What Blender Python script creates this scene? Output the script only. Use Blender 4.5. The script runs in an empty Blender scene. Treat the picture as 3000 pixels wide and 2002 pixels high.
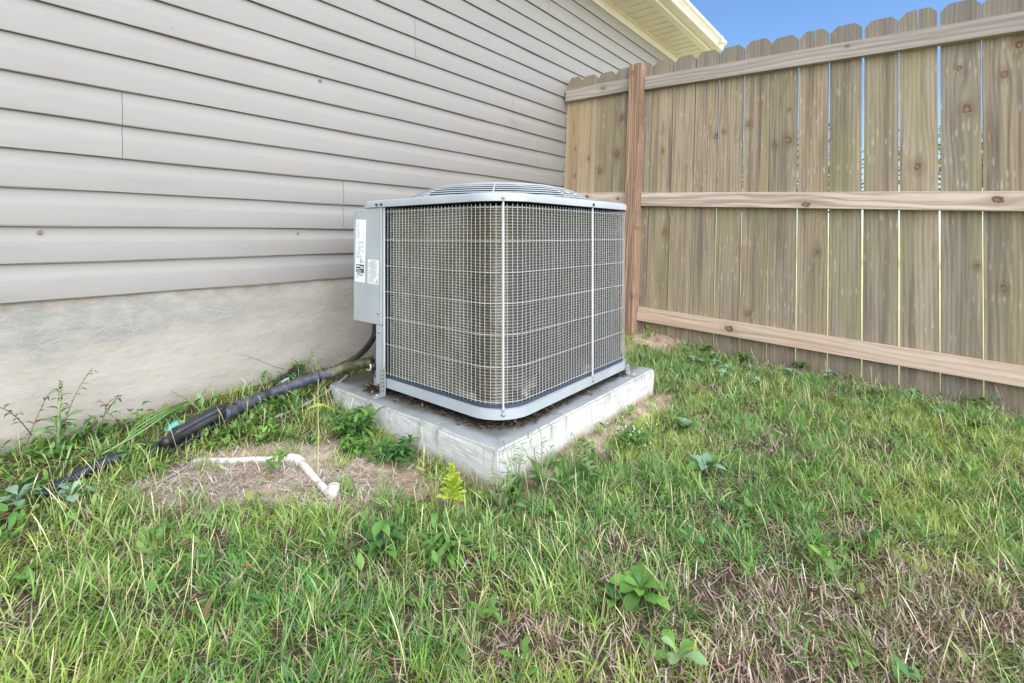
import bpy, bmesh, math, random
import numpy as np
from mathutils import Vector, Matrix

RND = random.Random(11)
rng = np.random.default_rng(11)
SC = bpy.context.scene
COL = SC.collection

# ------------------------------------------------------------------ camera
cam_d = bpy.data.cameras.new("camera")
cam_d.sensor_width = 36.0
cam_d.lens = 16.824
cam_d.shift_y = -0.1043
cam_d.clip_start = 0.02
cam_d.clip_end = 900.0
cam = bpy.data.objects.new("camera", cam_d)
cam.location = (0, 0, 0.71)
cam.rotation_euler = (math.radians(90), 0, math.radians(-50.39))
COL.objects.link(cam)
SC.camera = cam

# ------------------------------------------------------------------ sky, sun, exposure
SUN_AZ = math.atan2(-.28, -.96)          # measured from +Y towards +X; broad soft light, no hard shadows
SUN_EL = math.radians(36)
world = bpy.data.worlds.new("World")
SC.world = world
world.use_nodes = True
wn = world.node_tree
wn.nodes.clear()
w_out = wn.nodes.new("ShaderNodeOutputWorld")
w_bg = wn.nodes.new("ShaderNodeBackground")
w_sky = wn.nodes.new("ShaderNodeTexSky")
w_sky.sky_type = 'NISHITA'
w_sky.sun_disc = False
w_sky.sun_elevation = SUN_EL
w_sky.sun_rotation = SUN_AZ
w_sky.air_density = 1.0
w_sky.dust_density = 0.2
w_sky.ozone_density = 6.0
w_bg.inputs["Strength"].default_value = 0.08
wn.links.new(w_sky.outputs[0], w_bg.inputs["Color"])
wn.links.new(w_bg.outputs[0], w_out.inputs["Surface"])

sun_d = bpy.data.lights.new("sun", 'SUN')
sun_d.energy = 2.8
sun_d.angle = math.radians(110)
sun_d.color = (1.0, 0.98, 0.955)
sun = bpy.data.objects.new("sun", sun_d)
COL.objects.link(sun)
to_sun = Vector((math.sin(SUN_AZ) * math.cos(SUN_EL), math.cos(SUN_AZ) * math.cos(SUN_EL), math.sin(SUN_EL)))
sun.rotation_euler = to_sun.to_track_quat('Z', 'Y').to_euler()
sun.location = (-4, -8, 9)

vs = SC.view_settings
vs.view_transform = 'Standard'
vs.look = 'None'
vs.exposure = 1.6
vs.gamma = 1.0
vs.use_curve_mapping = False
SC.cycles.max_bounces = 8
SC.cycles.diffuse_bounces = 5

# ------------------------------------------------------------------ measured layout (metres; camera foot at the origin)
YW = 2.034            # plane of the siding's lips
XA, X1, YA, Y1 = 1.078, 1.965, 0.926, 1.72      # air conditioner
LEAN = 0.075
FX = 2.992            # foot of the fence's picket faces


def smooth(a, b, x):
    t = np.clip((x - a) / (b - a), 0, 1)
    return t * t * (3 - 2 * t)


def vnoise(x, y, sc, seed=0):
    x = np.asarray(x, float) / sc + 1000
    y = np.asarray(y, float) / sc + 1000
    xi = np.floor(x).astype(np.int64); yi = np.floor(y).astype(np.int64)
    fx = x - xi; fy = y - yi
    fx = fx * fx * (3 - 2 * fx); fy = fy * fy * (3 - 2 * fy)

    def h(a, b):
        n = (a * 374761393 + b * 668265263 + seed * 982451653) & 0x7fffffff
        n = (n ^ (n >> 13)) * 1274126177 & 0x7fffffff
        return ((n ^ (n >> 16)) & 0xffff) / 65535.0
    return (h(xi, yi) * (1 - fx) * (1 - fy) + h(xi + 1, yi) * fx * (1 - fy)
            + h(xi, yi + 1) * (1 - fx) * fy + h(xi + 1, yi + 1) * fx * fy)


def ground_z(x, y):
    x = np.asarray(x, float); y = np.asarray(y, float)
    z = .045 * (np.clip(y, -3, 2.2) - .9)
    z = z + smooth(1.55, 2.0, y) * (.015 + .03 * np.clip(x, 0, 1.4))
    z = z + .05 * np.exp(-((x - 2.98) ** 2 + ((y - 1.25) * .8) ** 2) / .035)
    z = z + (vnoise(x, y, .25, 3) - .5) * .012 + (vnoise(x, y, .07, 4) - .5) * .006
    # the soil has washed out along the slab's front corner
    z = z - .028 * np.exp(-((x - .99) ** 2 + (y - .86) ** 2) / .03) - .012 * smooth(.10, .0, np.abs(x - .97)) * smooth(.8, .95, y) * smooth(1.75, 1.4, y)
    return z


def gz(x, y):
    return float(ground_z(x, y))


def poly_sd(x, y, poly):
    """positive inside"""
    x = np.asarray(x, float); y = np.asarray(y, float)
    d = np.full(x.shape, 1e9); inside = np.zeros(x.shape, bool)
    n = len(poly)
    for i in range(n):
        ax, ay = poly[i]; bx, by = poly[(i + 1) % n]
        ex, ey = bx - ax, by - ay
        t = np.clip(((x - ax) * ex + (y - ay) * ey) / (ex * ex + ey * ey), 0, 1)
        d = np.minimum(d, (x - ax - t * ex) ** 2 + (y - ay - t * ey) ** 2)
        c = ((ay > y) != (by > y))
        with np.errstate(divide='ignore', invalid='ignore'):
            xi = ax + (y - ay) / (by - ay if by != ay else 1e-9) * ex
        inside ^= c & (x < xi)
    d = np.sqrt(d)
    return np.where(inside, d, -d)


def mask(x, y, poly, soft, seed=5, amp=1.4):
    s = poly_sd(x, y, poly) + (vnoise(x, y, .09, seed) - .5) * soft * amp + (vnoise(x, y, .03, seed + 1) - .5) * soft * amp * .6
    return smooth(-soft, soft, s)


P_LITTER = [(.30, 1.60), (.42, 1.66), (.56, 1.60), (.66, 1.57), (.80, 1.50), (.86, 1.38), (.88, 1.2), (.86, 1.02), (.82, .97),
            (.79, 1.09), (.70, 1.10), (.56, 1.2), (.44, 1.35), (.34, 1.50)]
P_SANDL = [(.52, 1.62), (.66, 1.60), (.80, 1.50), (.86, 1.38), (.96, 1.2), (.97, .95), (.94, .80), (.88, .90), (.84, 1.05), (.82, 1.28), (.66, 1.47), (.48, 1.60)]
P_SANDR = [(2.06, .87), (1.78, .87), (1.36, .87), (1.02, .86), (1.05, .81), (1.33, .785), (1.66, .78), (1.92, .76), (2.10, .8)]
P_SANDF = [(2.40, 1.5), (3.0, 1.6), (3.0, 1.02), (2.88, 1.02), (2.60, 1.24)]
P_FENCE = [(2.86, 1.2), (3.02, 1.2), (3.02, -1.2), (2.86, -1.2), (2.83, .0)]
P_DEAD = [(1.00, .42), (1.16, .30), (1.36, .12), (1.46, -.06), (1.5, -.3), (1.3, -.7), (.9, -.4), (.70, .10), (.72, .30), (.82, .38), (.90, .36)]
P_DEADB = [(.60, .62), (.79, .50), (.70, .40), (.56, .50)]
P_DEADC = [(1.62, .62), (1.95, .50), (2.1, .30), (1.9, .22), (1.6, .40)]
P_WALL = [(-1, 2.04), (1.0, 2.04), (1.0, 1.74), (.72, 1.60), (.50, 1.66), (.36, 1.70), (.22, 1.66), (0.05, 1.5), (-1, 1.4)]

# ------------------------------------------------------------------ node helpers
class NT:
    def __init__(self, name):
        self.m = bpy.data.materials.new(name)
        self.m.use_nodes = True
        self.t = self.m.node_tree
        self.t.nodes.clear()
        self.out = self.n('ShaderNodeOutputMaterial')

    def n(self, typ, **kw):
        nd = self.t.nodes.new(typ)
        for k, v in kw.items():
            setattr(nd, k, v)
        return nd

    def set(self, sock, v):
        if v is None:
            return
        if hasattr(v, 'is_linked') or isinstance(v, bpy.types.NodeSocket):
            self.t.links.new(v, sock)
        else:
            if isinstance(v, (tuple, list)) and len(v) == 3 and sock.type == 'RGBA':
                v = (*v, 1)
            sock.default_value = v

    def math(self, op, a, b=None, c=None, clamp=False):
        nd = self.n('ShaderNodeMath', operation=op, use_clamp=clamp)
        self.set(nd.inputs[0], a); self.set(nd.inputs[1], b)
        if c is not None:
            self.set(nd.inputs[2], c)
        return nd.outputs[0]

    def mr(self, v, a, b, c=0., d=1., sm=True):
        nd = self.n('ShaderNodeMapRange', interpolation_type='SMOOTHSTEP' if sm else 'LINEAR')
        for i, q in enumerate((v, a, b, c, d)):
            self.set(nd.inputs[i], q)
        return nd.outputs[0]

    def mix(self, f, a, b, mode='MIX'):
        nd = self.n('ShaderNodeMix', data_type='RGBA', blend_type=mode)
        self.set(nd.inputs[0], f); self.set(nd.inputs[6], a); self.set(nd.inputs[7], b)
        return nd.outputs[2]

    def comb(self, x, y, z):
        nd = self.n('ShaderNodeCombineXYZ')
        for i, q in enumerate((x, y, z)):
            self.set(nd.inputs[i], q)
        return nd.outputs[0]

    def sep(self, v):
        nd = self.n('ShaderNodeSeparateXYZ'); self.set(nd.inputs[0], v)
        return nd.outputs

    def noise(self, v, scale=5., det=4., rough=.55, dist=0.):
        nd = self.n('ShaderNodeTexNoise')
        self.set(nd.inputs['Vector'], v); nd.inputs['Scale'].default_value = scale
        nd.inputs['Detail'].default_value = det; nd.inputs['Roughness'].default_value = rough
        nd.inputs['Distortion'].default_value = dist
        return nd.outputs[0]

    def vor(self, v, scale, feature='F1', rand=1.):
        nd = self.n('ShaderNodeTexVoronoi', feature=feature)
        self.set(nd.inputs['Vector'], v); nd.inputs['Scale'].default_value = scale
        nd.inputs['Randomness'].default_value = rand
        return nd.outputs['Distance']

    def obj(self):
        return self.n('ShaderNodeTexCoord').outputs['Object']

    def pos(self):
        return self.n('ShaderNodeNewGeometry').outputs['Position']

    def rand(self):
        return self.n('ShaderNodeObjectInfo').outputs['Random']

    def ramp(self, f, stops):
        nd = self.n('ShaderNodeValToRGB')
        el = nd.color_ramp.elements
        while len(el) < len(stops):
            el.new(.5)
        for e, (p, c) in zip(el, stops):
            e.position = p; e.color = (*c, 1)
        self.set(nd.inputs[0], f)
        return nd.outputs[0]

    def bump(self, h, strength=.3, dist=.002):
        nd = self.n('ShaderNodeBump')
        nd.inputs['Strength'].default_value = strength; nd.inputs['Distance'].default_value = dist
        self.set(nd.inputs['Height'], h)
        return nd.outputs[0]

    def bsdf(self, color, rough=.6, normal=None, metal=0., spec=.5):
        b = self.n('ShaderNodeBsdfPrincipled')
        self.set(b.inputs['Base Color'], color); self.set(b.inputs['Roughness'], rough)
        self.set(b.inputs['Metallic'], metal); self.set(b.inputs['Specular IOR Level'], spec)
        if normal is not None:
            self.set(b.inputs['Normal'], normal)
        self.t.links.new(b.outputs[0], self.out.inputs[0])
        return b


def m_plain(name, c, rough=.5, metal=0., var=.12, sc=30., spec=.5, bump=0.):
    k = NT(name)
    o = k.obj()
    n = k.noise(o, sc, 5)
    n2 = k.noise(o, sc * .13, 3)
    f = k.math('ADD', k.math('MULTIPLY', n, .5), k.math('MULTIPLY', n2, .5))
    col = k.mix(k.mr(f, .3, .7), tuple(x * (1 - var) for x in c), tuple(min(1, x * (1 + var)) for x in c))
    k.bsdf(col, k.mr(n2, .2, .8, rough * .85, min(1, rough * 1.15)), k.bump(n, bump, .001) if bump else None, metal, spec)
    return k.m


# ------------------------------------------------------------------ materials
def m_siding():
    k = NT('vinyl_siding')
    p = k.pos()
    x, y, z = k.sep(p)
    grain = k.noise(k.comb(k.math('MULTIPLY', x, 5.), y, k.math('MULTIPLY', z, 420.)), 1., 4, .6)
    big = k.noise(p, .8, 3)
    med = k.noise(k.comb(k.math('MULTIPLY', x, 2.), y, k.math('MULTIPLY', z, 9.)), 1.5, 5)
    rnd = k.rand()
    c = k.mix(k.mr(big, .3, .7), (.246, .229, .207), (.270, .250, .226))
    c = k.mix(k.math('MULTIPLY', rnd, .5), c, (.24, .222, .20))
    c = k.mix(k.mr(med, .5, .8, 0, .45), c, (.195, .178, .156))
    c = k.mix(k.mr(grain, .3, .7, 0, .14), c, (.16, .148, .14))
    # grime and lap shadow, both painted along the bottom edge of every lap
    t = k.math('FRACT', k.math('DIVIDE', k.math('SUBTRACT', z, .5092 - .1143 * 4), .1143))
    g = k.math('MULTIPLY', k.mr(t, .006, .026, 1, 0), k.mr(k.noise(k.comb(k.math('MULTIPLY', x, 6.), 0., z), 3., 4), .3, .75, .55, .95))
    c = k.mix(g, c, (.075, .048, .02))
    k.bsdf(c, .42, k.bump(grain, .25, .0012), spec=.35)
    return k.m


def m_foundation():
    k = NT('parged_foundation')
    p = k.pos()
    x, y, z = k.sep(p)
    wp = k.noise(p, 7., 4)
    pw = k.comb(k.math('ADD', x, k.math('MULTIPLY', wp, .05)), y, k.math('ADD', z, k.math('MULTIPLY', wp, .04)))
    v1 = k.vor(k.comb(k.math('MULTIPLY', k.sep(pw)[0], .5), 0., k.sep(pw)[2]), 42., 'DISTANCE_TO_EDGE')
    big = k.noise(k.comb(k.math('MULTIPLY', x, 1.), 0., k.math('MULTIPLY', z, 2.2)), 3., 6, .6)
    fine = k.noise(p, 60., 6, .65)
    lumps = k.noise(k.comb(x, 0., k.math('MULTIPLY', z, 1.6)), 14., 5, .6)
    base = k.mix(k.mr(big, .3, .72), (.385, .35, .30), (.315, .285, .242))
    base = k.mix(k.mr(fine, .35, .75, 0, .4), base, (.36, .33, .28))
    # grey uncoated band under the siding, with a crazed pattern of pale veins
    band = k.math('ADD', z, k.math('MULTIPLY', k.math('SUBTRACT', big, .5), .35))
    bm = k.math('MULTIPLY', k.mr(band, .30, .44), k.mr(x, 1.25, .25, .25, 1.))
    bm = k.math('MULTIPLY', bm, k.mr(lumps, .35, .6, .35, 1.))
    base = k.mix(k.math('MULTIPLY', bm, .8), base, (.215, .215, .20))
    vein = k.math('MULTIPLY', k.mr(v1, .0, .06, 1, 0), k.math('MULTIPLY', bm, k.mr(big, .45, .65, .0, .55)))
    base = k.mix(vein, base, (.40, .385, .34))
    # rust and mud under the siding edge and splashed at the foot
    rust = k.math('MULTIPLY', k.mr(z, .455, .515), k.mr(k.noise(k.comb(k.math('MULTIPLY', x, 9.), 0., z), 1.6, 5), .4, .75))
    base = k.mix(k.math('MULTIPLY', rust, .75), base, (.25, .14, .06))
    spl = k.math('MULTIPLY', k.mr(z, .22, .04), k.mr(big, .35, .7))
    base = k.mix(k.math('MULTIPLY', spl, .65), base, (.27, .22, .16))
    st = k.math('MULTIPLY', k.mr(k.noise(k.comb(k.math('MULTIPLY', x, 3.), 5., k.math('MULTIPLY', z, 5.)), 2.2, 4), .62, .75), .35)
    base = k.mix(st, base, (.38, .25, .15))
    h = k.math('ADD', k.math('MULTIPLY', lumps, 1.), k.math('MULTIPLY', fine, .25))
    h = k.math('SUBTRACT', h, k.math('MULTIPLY', vein, .1))
    k.bsdf(base, .85, k.bump(h, .6, .010), spec=.2)
    return k.m


def m_pad():
    k = NT('pad_concrete')
    p = k.pos()
    x, y, z = k.sep(p)
    nrm = k.sep(k.n('ShaderNodeNewGeometry').outputs['Normal'])
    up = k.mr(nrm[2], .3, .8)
    big = k.noise(p, 5., 6, .6); fine = k.noise(p, 90., 5, .65); med = k.noise(p, 18., 5)
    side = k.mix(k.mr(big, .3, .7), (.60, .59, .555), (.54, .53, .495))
    along = k.math('ADD', x, y)
    drip = k.noise(k.comb(k.math('MULTIPLY', along, 26.), 0., k.math('MULTIPLY', z, 1.6)), 1., 3)
    dm = k.math('MULTIPLY', k.mr(drip, .5, .66), k.mr(z, .02, .11))
    side = k.mix(k.math('MULTIPLY', dm, .7), side, (.19, .185, .15))
    pore = k.vor(p, 140.)
    side = k.mix(k.math('MULTIPLY', k.mr(pore, .16, .06), k.mr(med, .5, .6)), side, (.16, .15, .13))
    side = k.mix(k.mr(k.math('ADD', z, k.math('MULTIPLY', big, -.05)), .012, -.03, 0, .75), side, (.34, .22, .13))
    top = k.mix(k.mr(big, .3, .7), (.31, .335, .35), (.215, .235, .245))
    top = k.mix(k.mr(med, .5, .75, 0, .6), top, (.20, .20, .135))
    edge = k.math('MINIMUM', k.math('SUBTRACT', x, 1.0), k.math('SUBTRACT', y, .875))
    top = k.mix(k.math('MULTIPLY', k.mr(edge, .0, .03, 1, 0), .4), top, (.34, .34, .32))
    inner_dark = k.math('MULTIPLY', k.mr(k.math('ADD', edge, k.math('MULTIPLY', big, .08)), .07, .12), .8)
    top = k.mix(inner_dark, top, (.085, .075, .055))  # darker brown further in from the slab's left and front edges
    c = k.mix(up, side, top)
    c = k.mix(k.mr(fine, .4, .8, 0, .3), c, (.2, .2, .18))
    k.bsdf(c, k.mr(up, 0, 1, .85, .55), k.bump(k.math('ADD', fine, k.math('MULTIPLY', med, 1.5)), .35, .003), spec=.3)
    return k.m


def m_wood(name, axis, tones, algae=.5, ring=150., flecks=True, contrast=.6, warpamp=.09, wavk=.75):
    k = NT(name)
    o = k.obj()
    x, y, z = k.sep(o)
    rnd = k.rand()
    seed = k.math('MULTIPLY', rnd, 57.)
    u, v = (y, z) if axis == 'z' else (z, y)
    ush = u
    core = None; ringk = None
    for i in (1, 2, 3):
        a = k.n('ShaderNodeAttribute', attribute_type='OBJECT', attribute_name='knot%d' % i)
        kx, ky, kr = k.sep(a.outputs['Vector'])     # along y, along z, radius
        du = k.math('SUBTRACT', u, kx if axis == 'z' else ky)
        dv = k.math('SUBTRACT', v, ky if axis == 'z' else kx)
        r = k.math('MAXIMUM', kr, .001)
        dun = k.math('DIVIDE', du, r); dvn = k.math('DIVIDE', dv, k.math('MULTIPLY', r, 1.35))
        d2 = k.math('ADD', k.math('MULTIPLY', dun, dun), k.math('MULTIPLY', dvn, dvn))
        dv3 = k.math('DIVIDE', dvn, 3.)
        d2l = k.math('ADD', k.math('MULTIPLY', dun, dun), k.math('MULTIPLY', dv3, dv3))
        e = k.math('POWER', 2.718, k.math('MULTIPLY', d2l, -.22))
        ush = k.math('SUBTRACT', ush, k.math('MULTIPLY', k.math('MULTIPLY', du, e), .8))
        d = k.math('SQRT', d2)
        wob = k.math('MULTIPLY', k.math('SUBTRACT', k.noise(k.comb(y, z, seed), 48., 4), .5), 1.5)
        d = k.math('ADD', d, wob)
        m = k.mr(d, 1.0, .62)
        rg = k.math('MULTIPLY', k.math('ADD', k.math('SINE', k.math('MULTIPLY', d, 9.)), 1.), .5)
        halo = k.mr(d, 2.6, .9)
        core = m if core is None else k.math('MAXIMUM', core, m)
        hl = halo if i == 1 else k.math('MAXIMUM', hl, halo)
        ringk = rg if ringk is None else k.mix(m, ringk, rg)
    warp = k.noise(k.comb(k.math('MULTIPLY', ush, 5.), k.math('MULTIPLY', v, .9), seed), 1.2, 3)
    uu = k.math('ADD', ush, k.math('MULTIPLY', warp, warpamp))
    wav = k.math('MULTIPLY', k.math('ADD', k.math('SINE', k.math('MULTIPLY', k.math('ADD', uu, k.math('MULTIPLY', x, .7)), ring * 3.)), 1.), .5)
    wav = k.math('POWER', wav, 2.2)
    g1 = k.noise(k.comb(k.math('MULTIPLY', ush, 55.), k.math('MULTIPLY', v, 2.), seed), 1., 6, .65)
    g2 = k.noise(k.comb(k.math('MULTIPLY', ush, 260.), k.math('MULTIPLY', v, 6.), seed), 1., 4, .6)
    lowf = k.noise(k.comb(k.math('MULTIPLY', u, 9.), k.math('MULTIPLY', v, 1.3), k.math('ADD', seed, 9.)), 1., 5, .6)
    c = k.mix(k.mr(lowf, .3, .7), tones[0], tones[1])
    c = k.mix(k.math('MULTIPLY', rnd, .85), c, tones[2])
    c = k.mix(1., c, k.comb(*[k.mr(k.math('FRACT', k.math('MULTIPLY', rnd, 7.31)), 0, 1, lo, 1.12, False) for lo in (.86, .86, .88)]), 'MULTIPLY')
    stn = k.noise(k.comb(k.math('MULTIPLY', u, 22.), k.math('MULTIPLY', v, .7), k.math('ADD', seed, 3.)), 1., 4, .6)
    c = k.mix(k.mr(stn, .47, .68, 0, .85), c, tuple(q * .55 for q in tones[2]))
    c = k.mix(k.mr(stn, .46, .28, 0, .45), c, tuple(min(1, q * 1.25) for q in tones[1]))
    c = k.mix(k.math('MULTIPLY', k.mr(g1, .45, .72), .6 * contrast + .1), c, tones[3])
    c = k.mix(k.math('MULTIPLY', k.mr(g2, .5, .75), .35 * contrast), c, tones[3])
    c = k.mix(k.math('MULTIPLY', wav, contrast * wavk), c, tones[3])
    if algae:
        a2 = k.noise(k.comb(k.math('MULTIPLY', u, 7.), k.math('MULTIPLY', v, 1.), k.math('ADD', seed, 31.)), 1., 4)
        c = k.mix(k.math('MULTIPLY', k.mr(a2, .45, .7), algae), c, (.25, .225, .105))
        a3 = k.noise(k.comb(k.math('MULTIPLY', u, 14.), k.math('MULTIPLY', v, 2.4), k.math('ADD', seed, 71.)), 1., 5, .65)
        c = k.mix(k.math('MULTIPLY', k.mr(a3, .58, .75), .55), c, (.115, .095, .075))
    if flecks:
        vv = k.vor(k.comb(k.math('MULTIPLY', u, 2.2), k.math('MULTIPLY', v, .45), seed), 26.)
        f = k.math('MULTIPLY', k.mr(vv, .34, .12), k.mr(k.noise(k.comb(u, v, seed), 7., 2), .46, .6))
        c = k.mix(k.math('MULTIPLY', f, .34), c, (.56, .51, .43))
    c = k.mix(k.math('MULTIPLY', hl, .35), c, tones[3])
    kc = k.mix(ringk, (.12, .075, .045), (.26, .175, .105))
    c = k.mix(core, c, kc)
    if algae and axis == 'z':
        c = k.mix(k.math('MULTIPLY', k.mr(k.math('ADD', z, k.math('MULTIPLY', g1, .12)), 1.72, 1.90), .6), c, (.16, .145, .125))
        c = k.mix(k.math('MULTIPLY', k.mr(k.math('ADD', z, k.math('MULTIPLY', g1, -.10)), .12, .0), .5), c, (.17, .135, .10))
    # crack across the knots
    h = k.math('SUBTRACT', k.math('MULTIPLY', g2, .5), k.math('MULTIPLY', wav, .5))
    h = k.math('SUBTRACT', h, k.math('MULTIPLY', core, .8))
    k.bsdf(c, .82, k.bump(h, .5, .002), spec=.2)
    return k.m


def m_ground():
    k = NT('yard_soil')
    p = k.pos()
    x, y, z = k.sep(p)
    col = k.n('ShaderNodeAttribute', attribute_type='GEOMETRY', attribute_name='zone')
    r, g, b = k.sep(col.outputs['Vector'])
    fine = k.noise(p, 120., 6, .7); med = k.noise(p, 22., 6, .65); big = k.noise(p, 4., 4)
    soil = k.mix(k.mr(med, .3, .7), (.06, .045, .03), (.12, .09, .06))
    soil = k.mix(k.mr(big, .4, .6, 0, .5), soil, (.075, .075, .035))
    lit = k.mix(k.mr(med, .35, .65), (.33, .265, .20), (.47, .39, .31))
    sand = k.mix(k.mr(med, .3, .7), (.60, .49, .385), (.50, .385, .285))
    sand = k.mix(k.mr(big, .5, .65, 0, .6), sand, (.36, .215, .125))
    c = k.mix(r, soil, lit)
    c = k.mix(g, c, sand)
    c = k.mix(k.mr(fine, .45, .75, 0, .45), c, (.09, .068, .048))
    far = k.mix(k.mr(k.noise(p, 1.3, 6, .65), .35, .65), (.58, .53, .22), (.66, .60, .32))
    far = k.mix(k.mr(fine, .4, .7, 0, .35), far, (.42, .43, .13))
    c = k.mix(b, c, far)
    k.bsdf(c, .95, k.bump(k.math('ADD', fine, k.math('MULTIPLY', med, 1.5)), .9, .006), spec=.1)
    return k.m


def m_leaf(name, attr=None, c=None, trans=.3, rough=.5, spec=.35):
    k = NT(name)
    o = k.obj()
    if attr:
        a = k.n('ShaderNodeAttribute', attribute_type='GEOMETRY', attribute_name=attr)
        col = a.outputs['Color']
    else:
        r = k.rand()
        n = k.noise(o, 60., 3)
        col = k.mix(r, tuple(q * .72 for q in c), tuple(min(1, q * 1.25) for q in c))
        col = k.mix(k.mr(n, .35, .7, 0, .35), col, tuple(min(1, q * 1.35 + .01) for q in c))
        # pale midrib
        x, y, z = k.sep(o)
        rib = k.mr(k.math('ABSOLUTE', y), .0006, .0018, 1, 0)
        col = k.mix(k.math('MULTIPLY', rib, .4), col, tuple(min(1, q * 1.7 + .03) for q in c))
    b = k.n('ShaderNodeBsdfPrincipled')
    k.set(b.inputs['Base Color'], col); b.inputs['Roughness'].default_value = rough
    b.inputs['Specular IOR Level'].default_value = spec
    t = k.n('ShaderNodeBsdfTranslucent')
    k.set(t.inputs['Color'], k.mix(.35, col, (.20, .24, .02)))
    ms = k.n('ShaderNodeMixShader'); ms.inputs[0].default_value = trans
    k.t.links.new(b.outputs[0], ms.inputs[1]); k.t.links.new(t.outputs[0], ms.inputs[2])
    k.t.links.new(ms.outputs[0], k.out.inputs[0])
    return k.m


def m_coil():
    k = NT('coil_fins')
    p = k.pos()
    x, y, z = k.sep(p)
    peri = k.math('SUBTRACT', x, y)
    blot = k.noise(k.comb(k.math('MULTIPLY', peri, 7.), 0., k.math('MULTIPLY', z, 3.5)), 1., 4, .55)
    spk = k.noise(k.comb(k.math('MULTIPLY', peri, 90.), 0., k.math('MULTIPLY', z, 150.)), 1., 3, .6)
    c = k.mix(k.mr(blot, .35, .65), (.33, .315, .27), (.24, .225, .16))
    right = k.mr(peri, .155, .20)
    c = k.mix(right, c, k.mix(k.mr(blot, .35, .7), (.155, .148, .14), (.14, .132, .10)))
    # brown weathered strip just round the corner from the service side
    ps = k.math('ADD', peri, k.math('MULTIPLY', k.math('SUBTRACT', k.noise(p, 30., 3), .5), .05))
    strip = k.math('MULTIPLY', k.mr(ps, -.02, .03), k.mr(ps, .13, .10))
    c = k.mix(k.math('MULTIPLY', strip, .6), c, k.mix(k.mr(k.noise(k.comb(k.math('MULTIPLY', peri, 40.), 0., k.math('MULTIPLY', z, 60.)), 1., 2), .45, .6), (.16, .095, .045), (.05, .058, .08)))
    c = k.mix(k.mr(spk, .45, .75, 0, .4), c, (.09, .085, .07))
    lint = k.math('MULTIPLY', k.mr(z, .30, .17), k.mr(k.noise(k.comb(k.math('MULTIPLY', peri, 6.), 3., k.math('MULTIPLY', z, 8.)), 1., 3), .55, .7))
    c = k.mix(lint, c, (.55, .53, .47))
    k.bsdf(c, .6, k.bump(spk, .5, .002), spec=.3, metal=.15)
    return k.m


def m_paint(name, c, rough=.42):
    k = NT(name)
    p = k.pos()
    n = k.noise(p, 9., 5); f = k.noise(p, 160., 3)
    st = k.noise(k.comb(k.math('MULTIPLY', k.sep(p)[0], 14.), k.math('MULTIPLY', k.sep(p)[1], 14.), k.math('MULTIPLY', k.sep(p)[2], 2.)), 1., 5)
    col = k.mix(k.mr(n, .3, .7), tuple(q * .93 for q in c), tuple(q * 1.06 for q in c))
    col = k.mix(k.mr(st, .55, .8, 0, .22), col, (.30, .29, .25))
    k.bsdf(col, k.mr(n, .3, .7, rough * .85, rough * 1.2), k.bump(f, .12, .0006), spec=.45)
    return k.m


def m_soffit():
    k = NT('vented_soffit')
    p = k.pos()
    x, y, z = k.sep(p)
    a = k.math('FRACT', k.math('MULTIPLY', x, 110.)); b = k.math('FRACT', k.math('MULTIPLY', y, 110.))
    d = k.math('ADD', k.math('POWER', k.math('SUBTRACT', a, .5), 2.), k.math('POWER', k.math('SUBTRACT', b, .5), 2.))
    hole = k.mr(d, .09, .05)
    c = k.mix(k.mr(k.noise(p, 3., 4), .3, .7), (.68, .63, .565), (.62, .575, .515))
    c = k.mix(k.math('MULTIPLY', hole, .55), c, (.16, .14, .11))
    k.bsdf(c, .5, spec=.3)
    return k.m


M = {}
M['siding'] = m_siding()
M['foundation'] = m_foundation()
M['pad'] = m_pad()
M['picket'] = m_wood('weathered_picket', 'z', [(.37, .275, .165), (.40, .315, .215), (.275, .24, .19), (.115, .08, .052)], algae=.52, ring=120., contrast=.85, warpamp=.035, wavk=.3)
M['picket_new'] = m_wood('fresh_picket', 'z', [(.50, .37, .22), (.47, .38, .25), (.52, .38, .22), (.22, .15, .09)], algae=.25, ring=120., flecks=False, contrast=.7, warpamp=.05, wavk=.4)
M['post'] = m_wood('post_timber', 'z', [(.46, .295, .19), (.51, .345, .23), (.42, .275, .18), (.13, .075, .048)], algae=0, ring=150., flecks=False, contrast=1.)
M['rail'] = m_wood('rail_timber', 'y', [(.57, .475, .39), (.52, .45, .38), (.55, .46, .37), (.30, .20, .145)], algae=0, ring=75., flecks=False, contrast=.85, warpamp=.12)
M['rail_grey'] = m_wood('grey_rail_timber', 'y', [(.43, .37, .31), (.37, .325, .28), (.40, .345, .285), (.17, .135, .11)], algae=0, ring=75., flecks=False, contrast=.5)
M['rail_pink'] = m_wood('pink_rail_timber', 'y', [(.60, .42, .285), (.64, .53, .42), (.60, .46, .34), (.36, .22, .15)], algae=.1, ring=70., flecks=False, contrast=.45)
M['ground'] = m_ground()
M['grass'] = m_leaf('grass_blade', attr='col', trans=.25, rough=.5, spec=.3)
M['straw'] = m_leaf('dry_straw', attr='col', trans=.1, rough=.7, spec=.15)
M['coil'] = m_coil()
M['paint'] = m_paint('unit_grey_paint', (.36, .39, .405))
M['wire'] = m_paint('guard_wire_coat', (.43, .44, .43), .5)
M['dark'] = m_plain('dark_recess', (.014, .014, .016), .7)
M['navy'] = m_plain('base_pan_dark', (.045, .055, .08), .55)
M['soffit'] = m_soffit()
M['trim'] = m_plain('almond_trim', (.62, .57, .505), .42, var=.05, sc=4.)
M['roof'] = m_plain('roof_shingle', (.10, .09, .08), .95, var=.4, sc=40.)
M['galv'] = m_plain('galvanised_steel', (.36, .37, .37), .5, .3, sc=60.)
M['screw'] = m_plain('screw_head', (.40, .40, .38), .4, .6)
M['rust'] = m_plain('rusty_screw', (.06, .045, .035), .7, .2)
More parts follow.
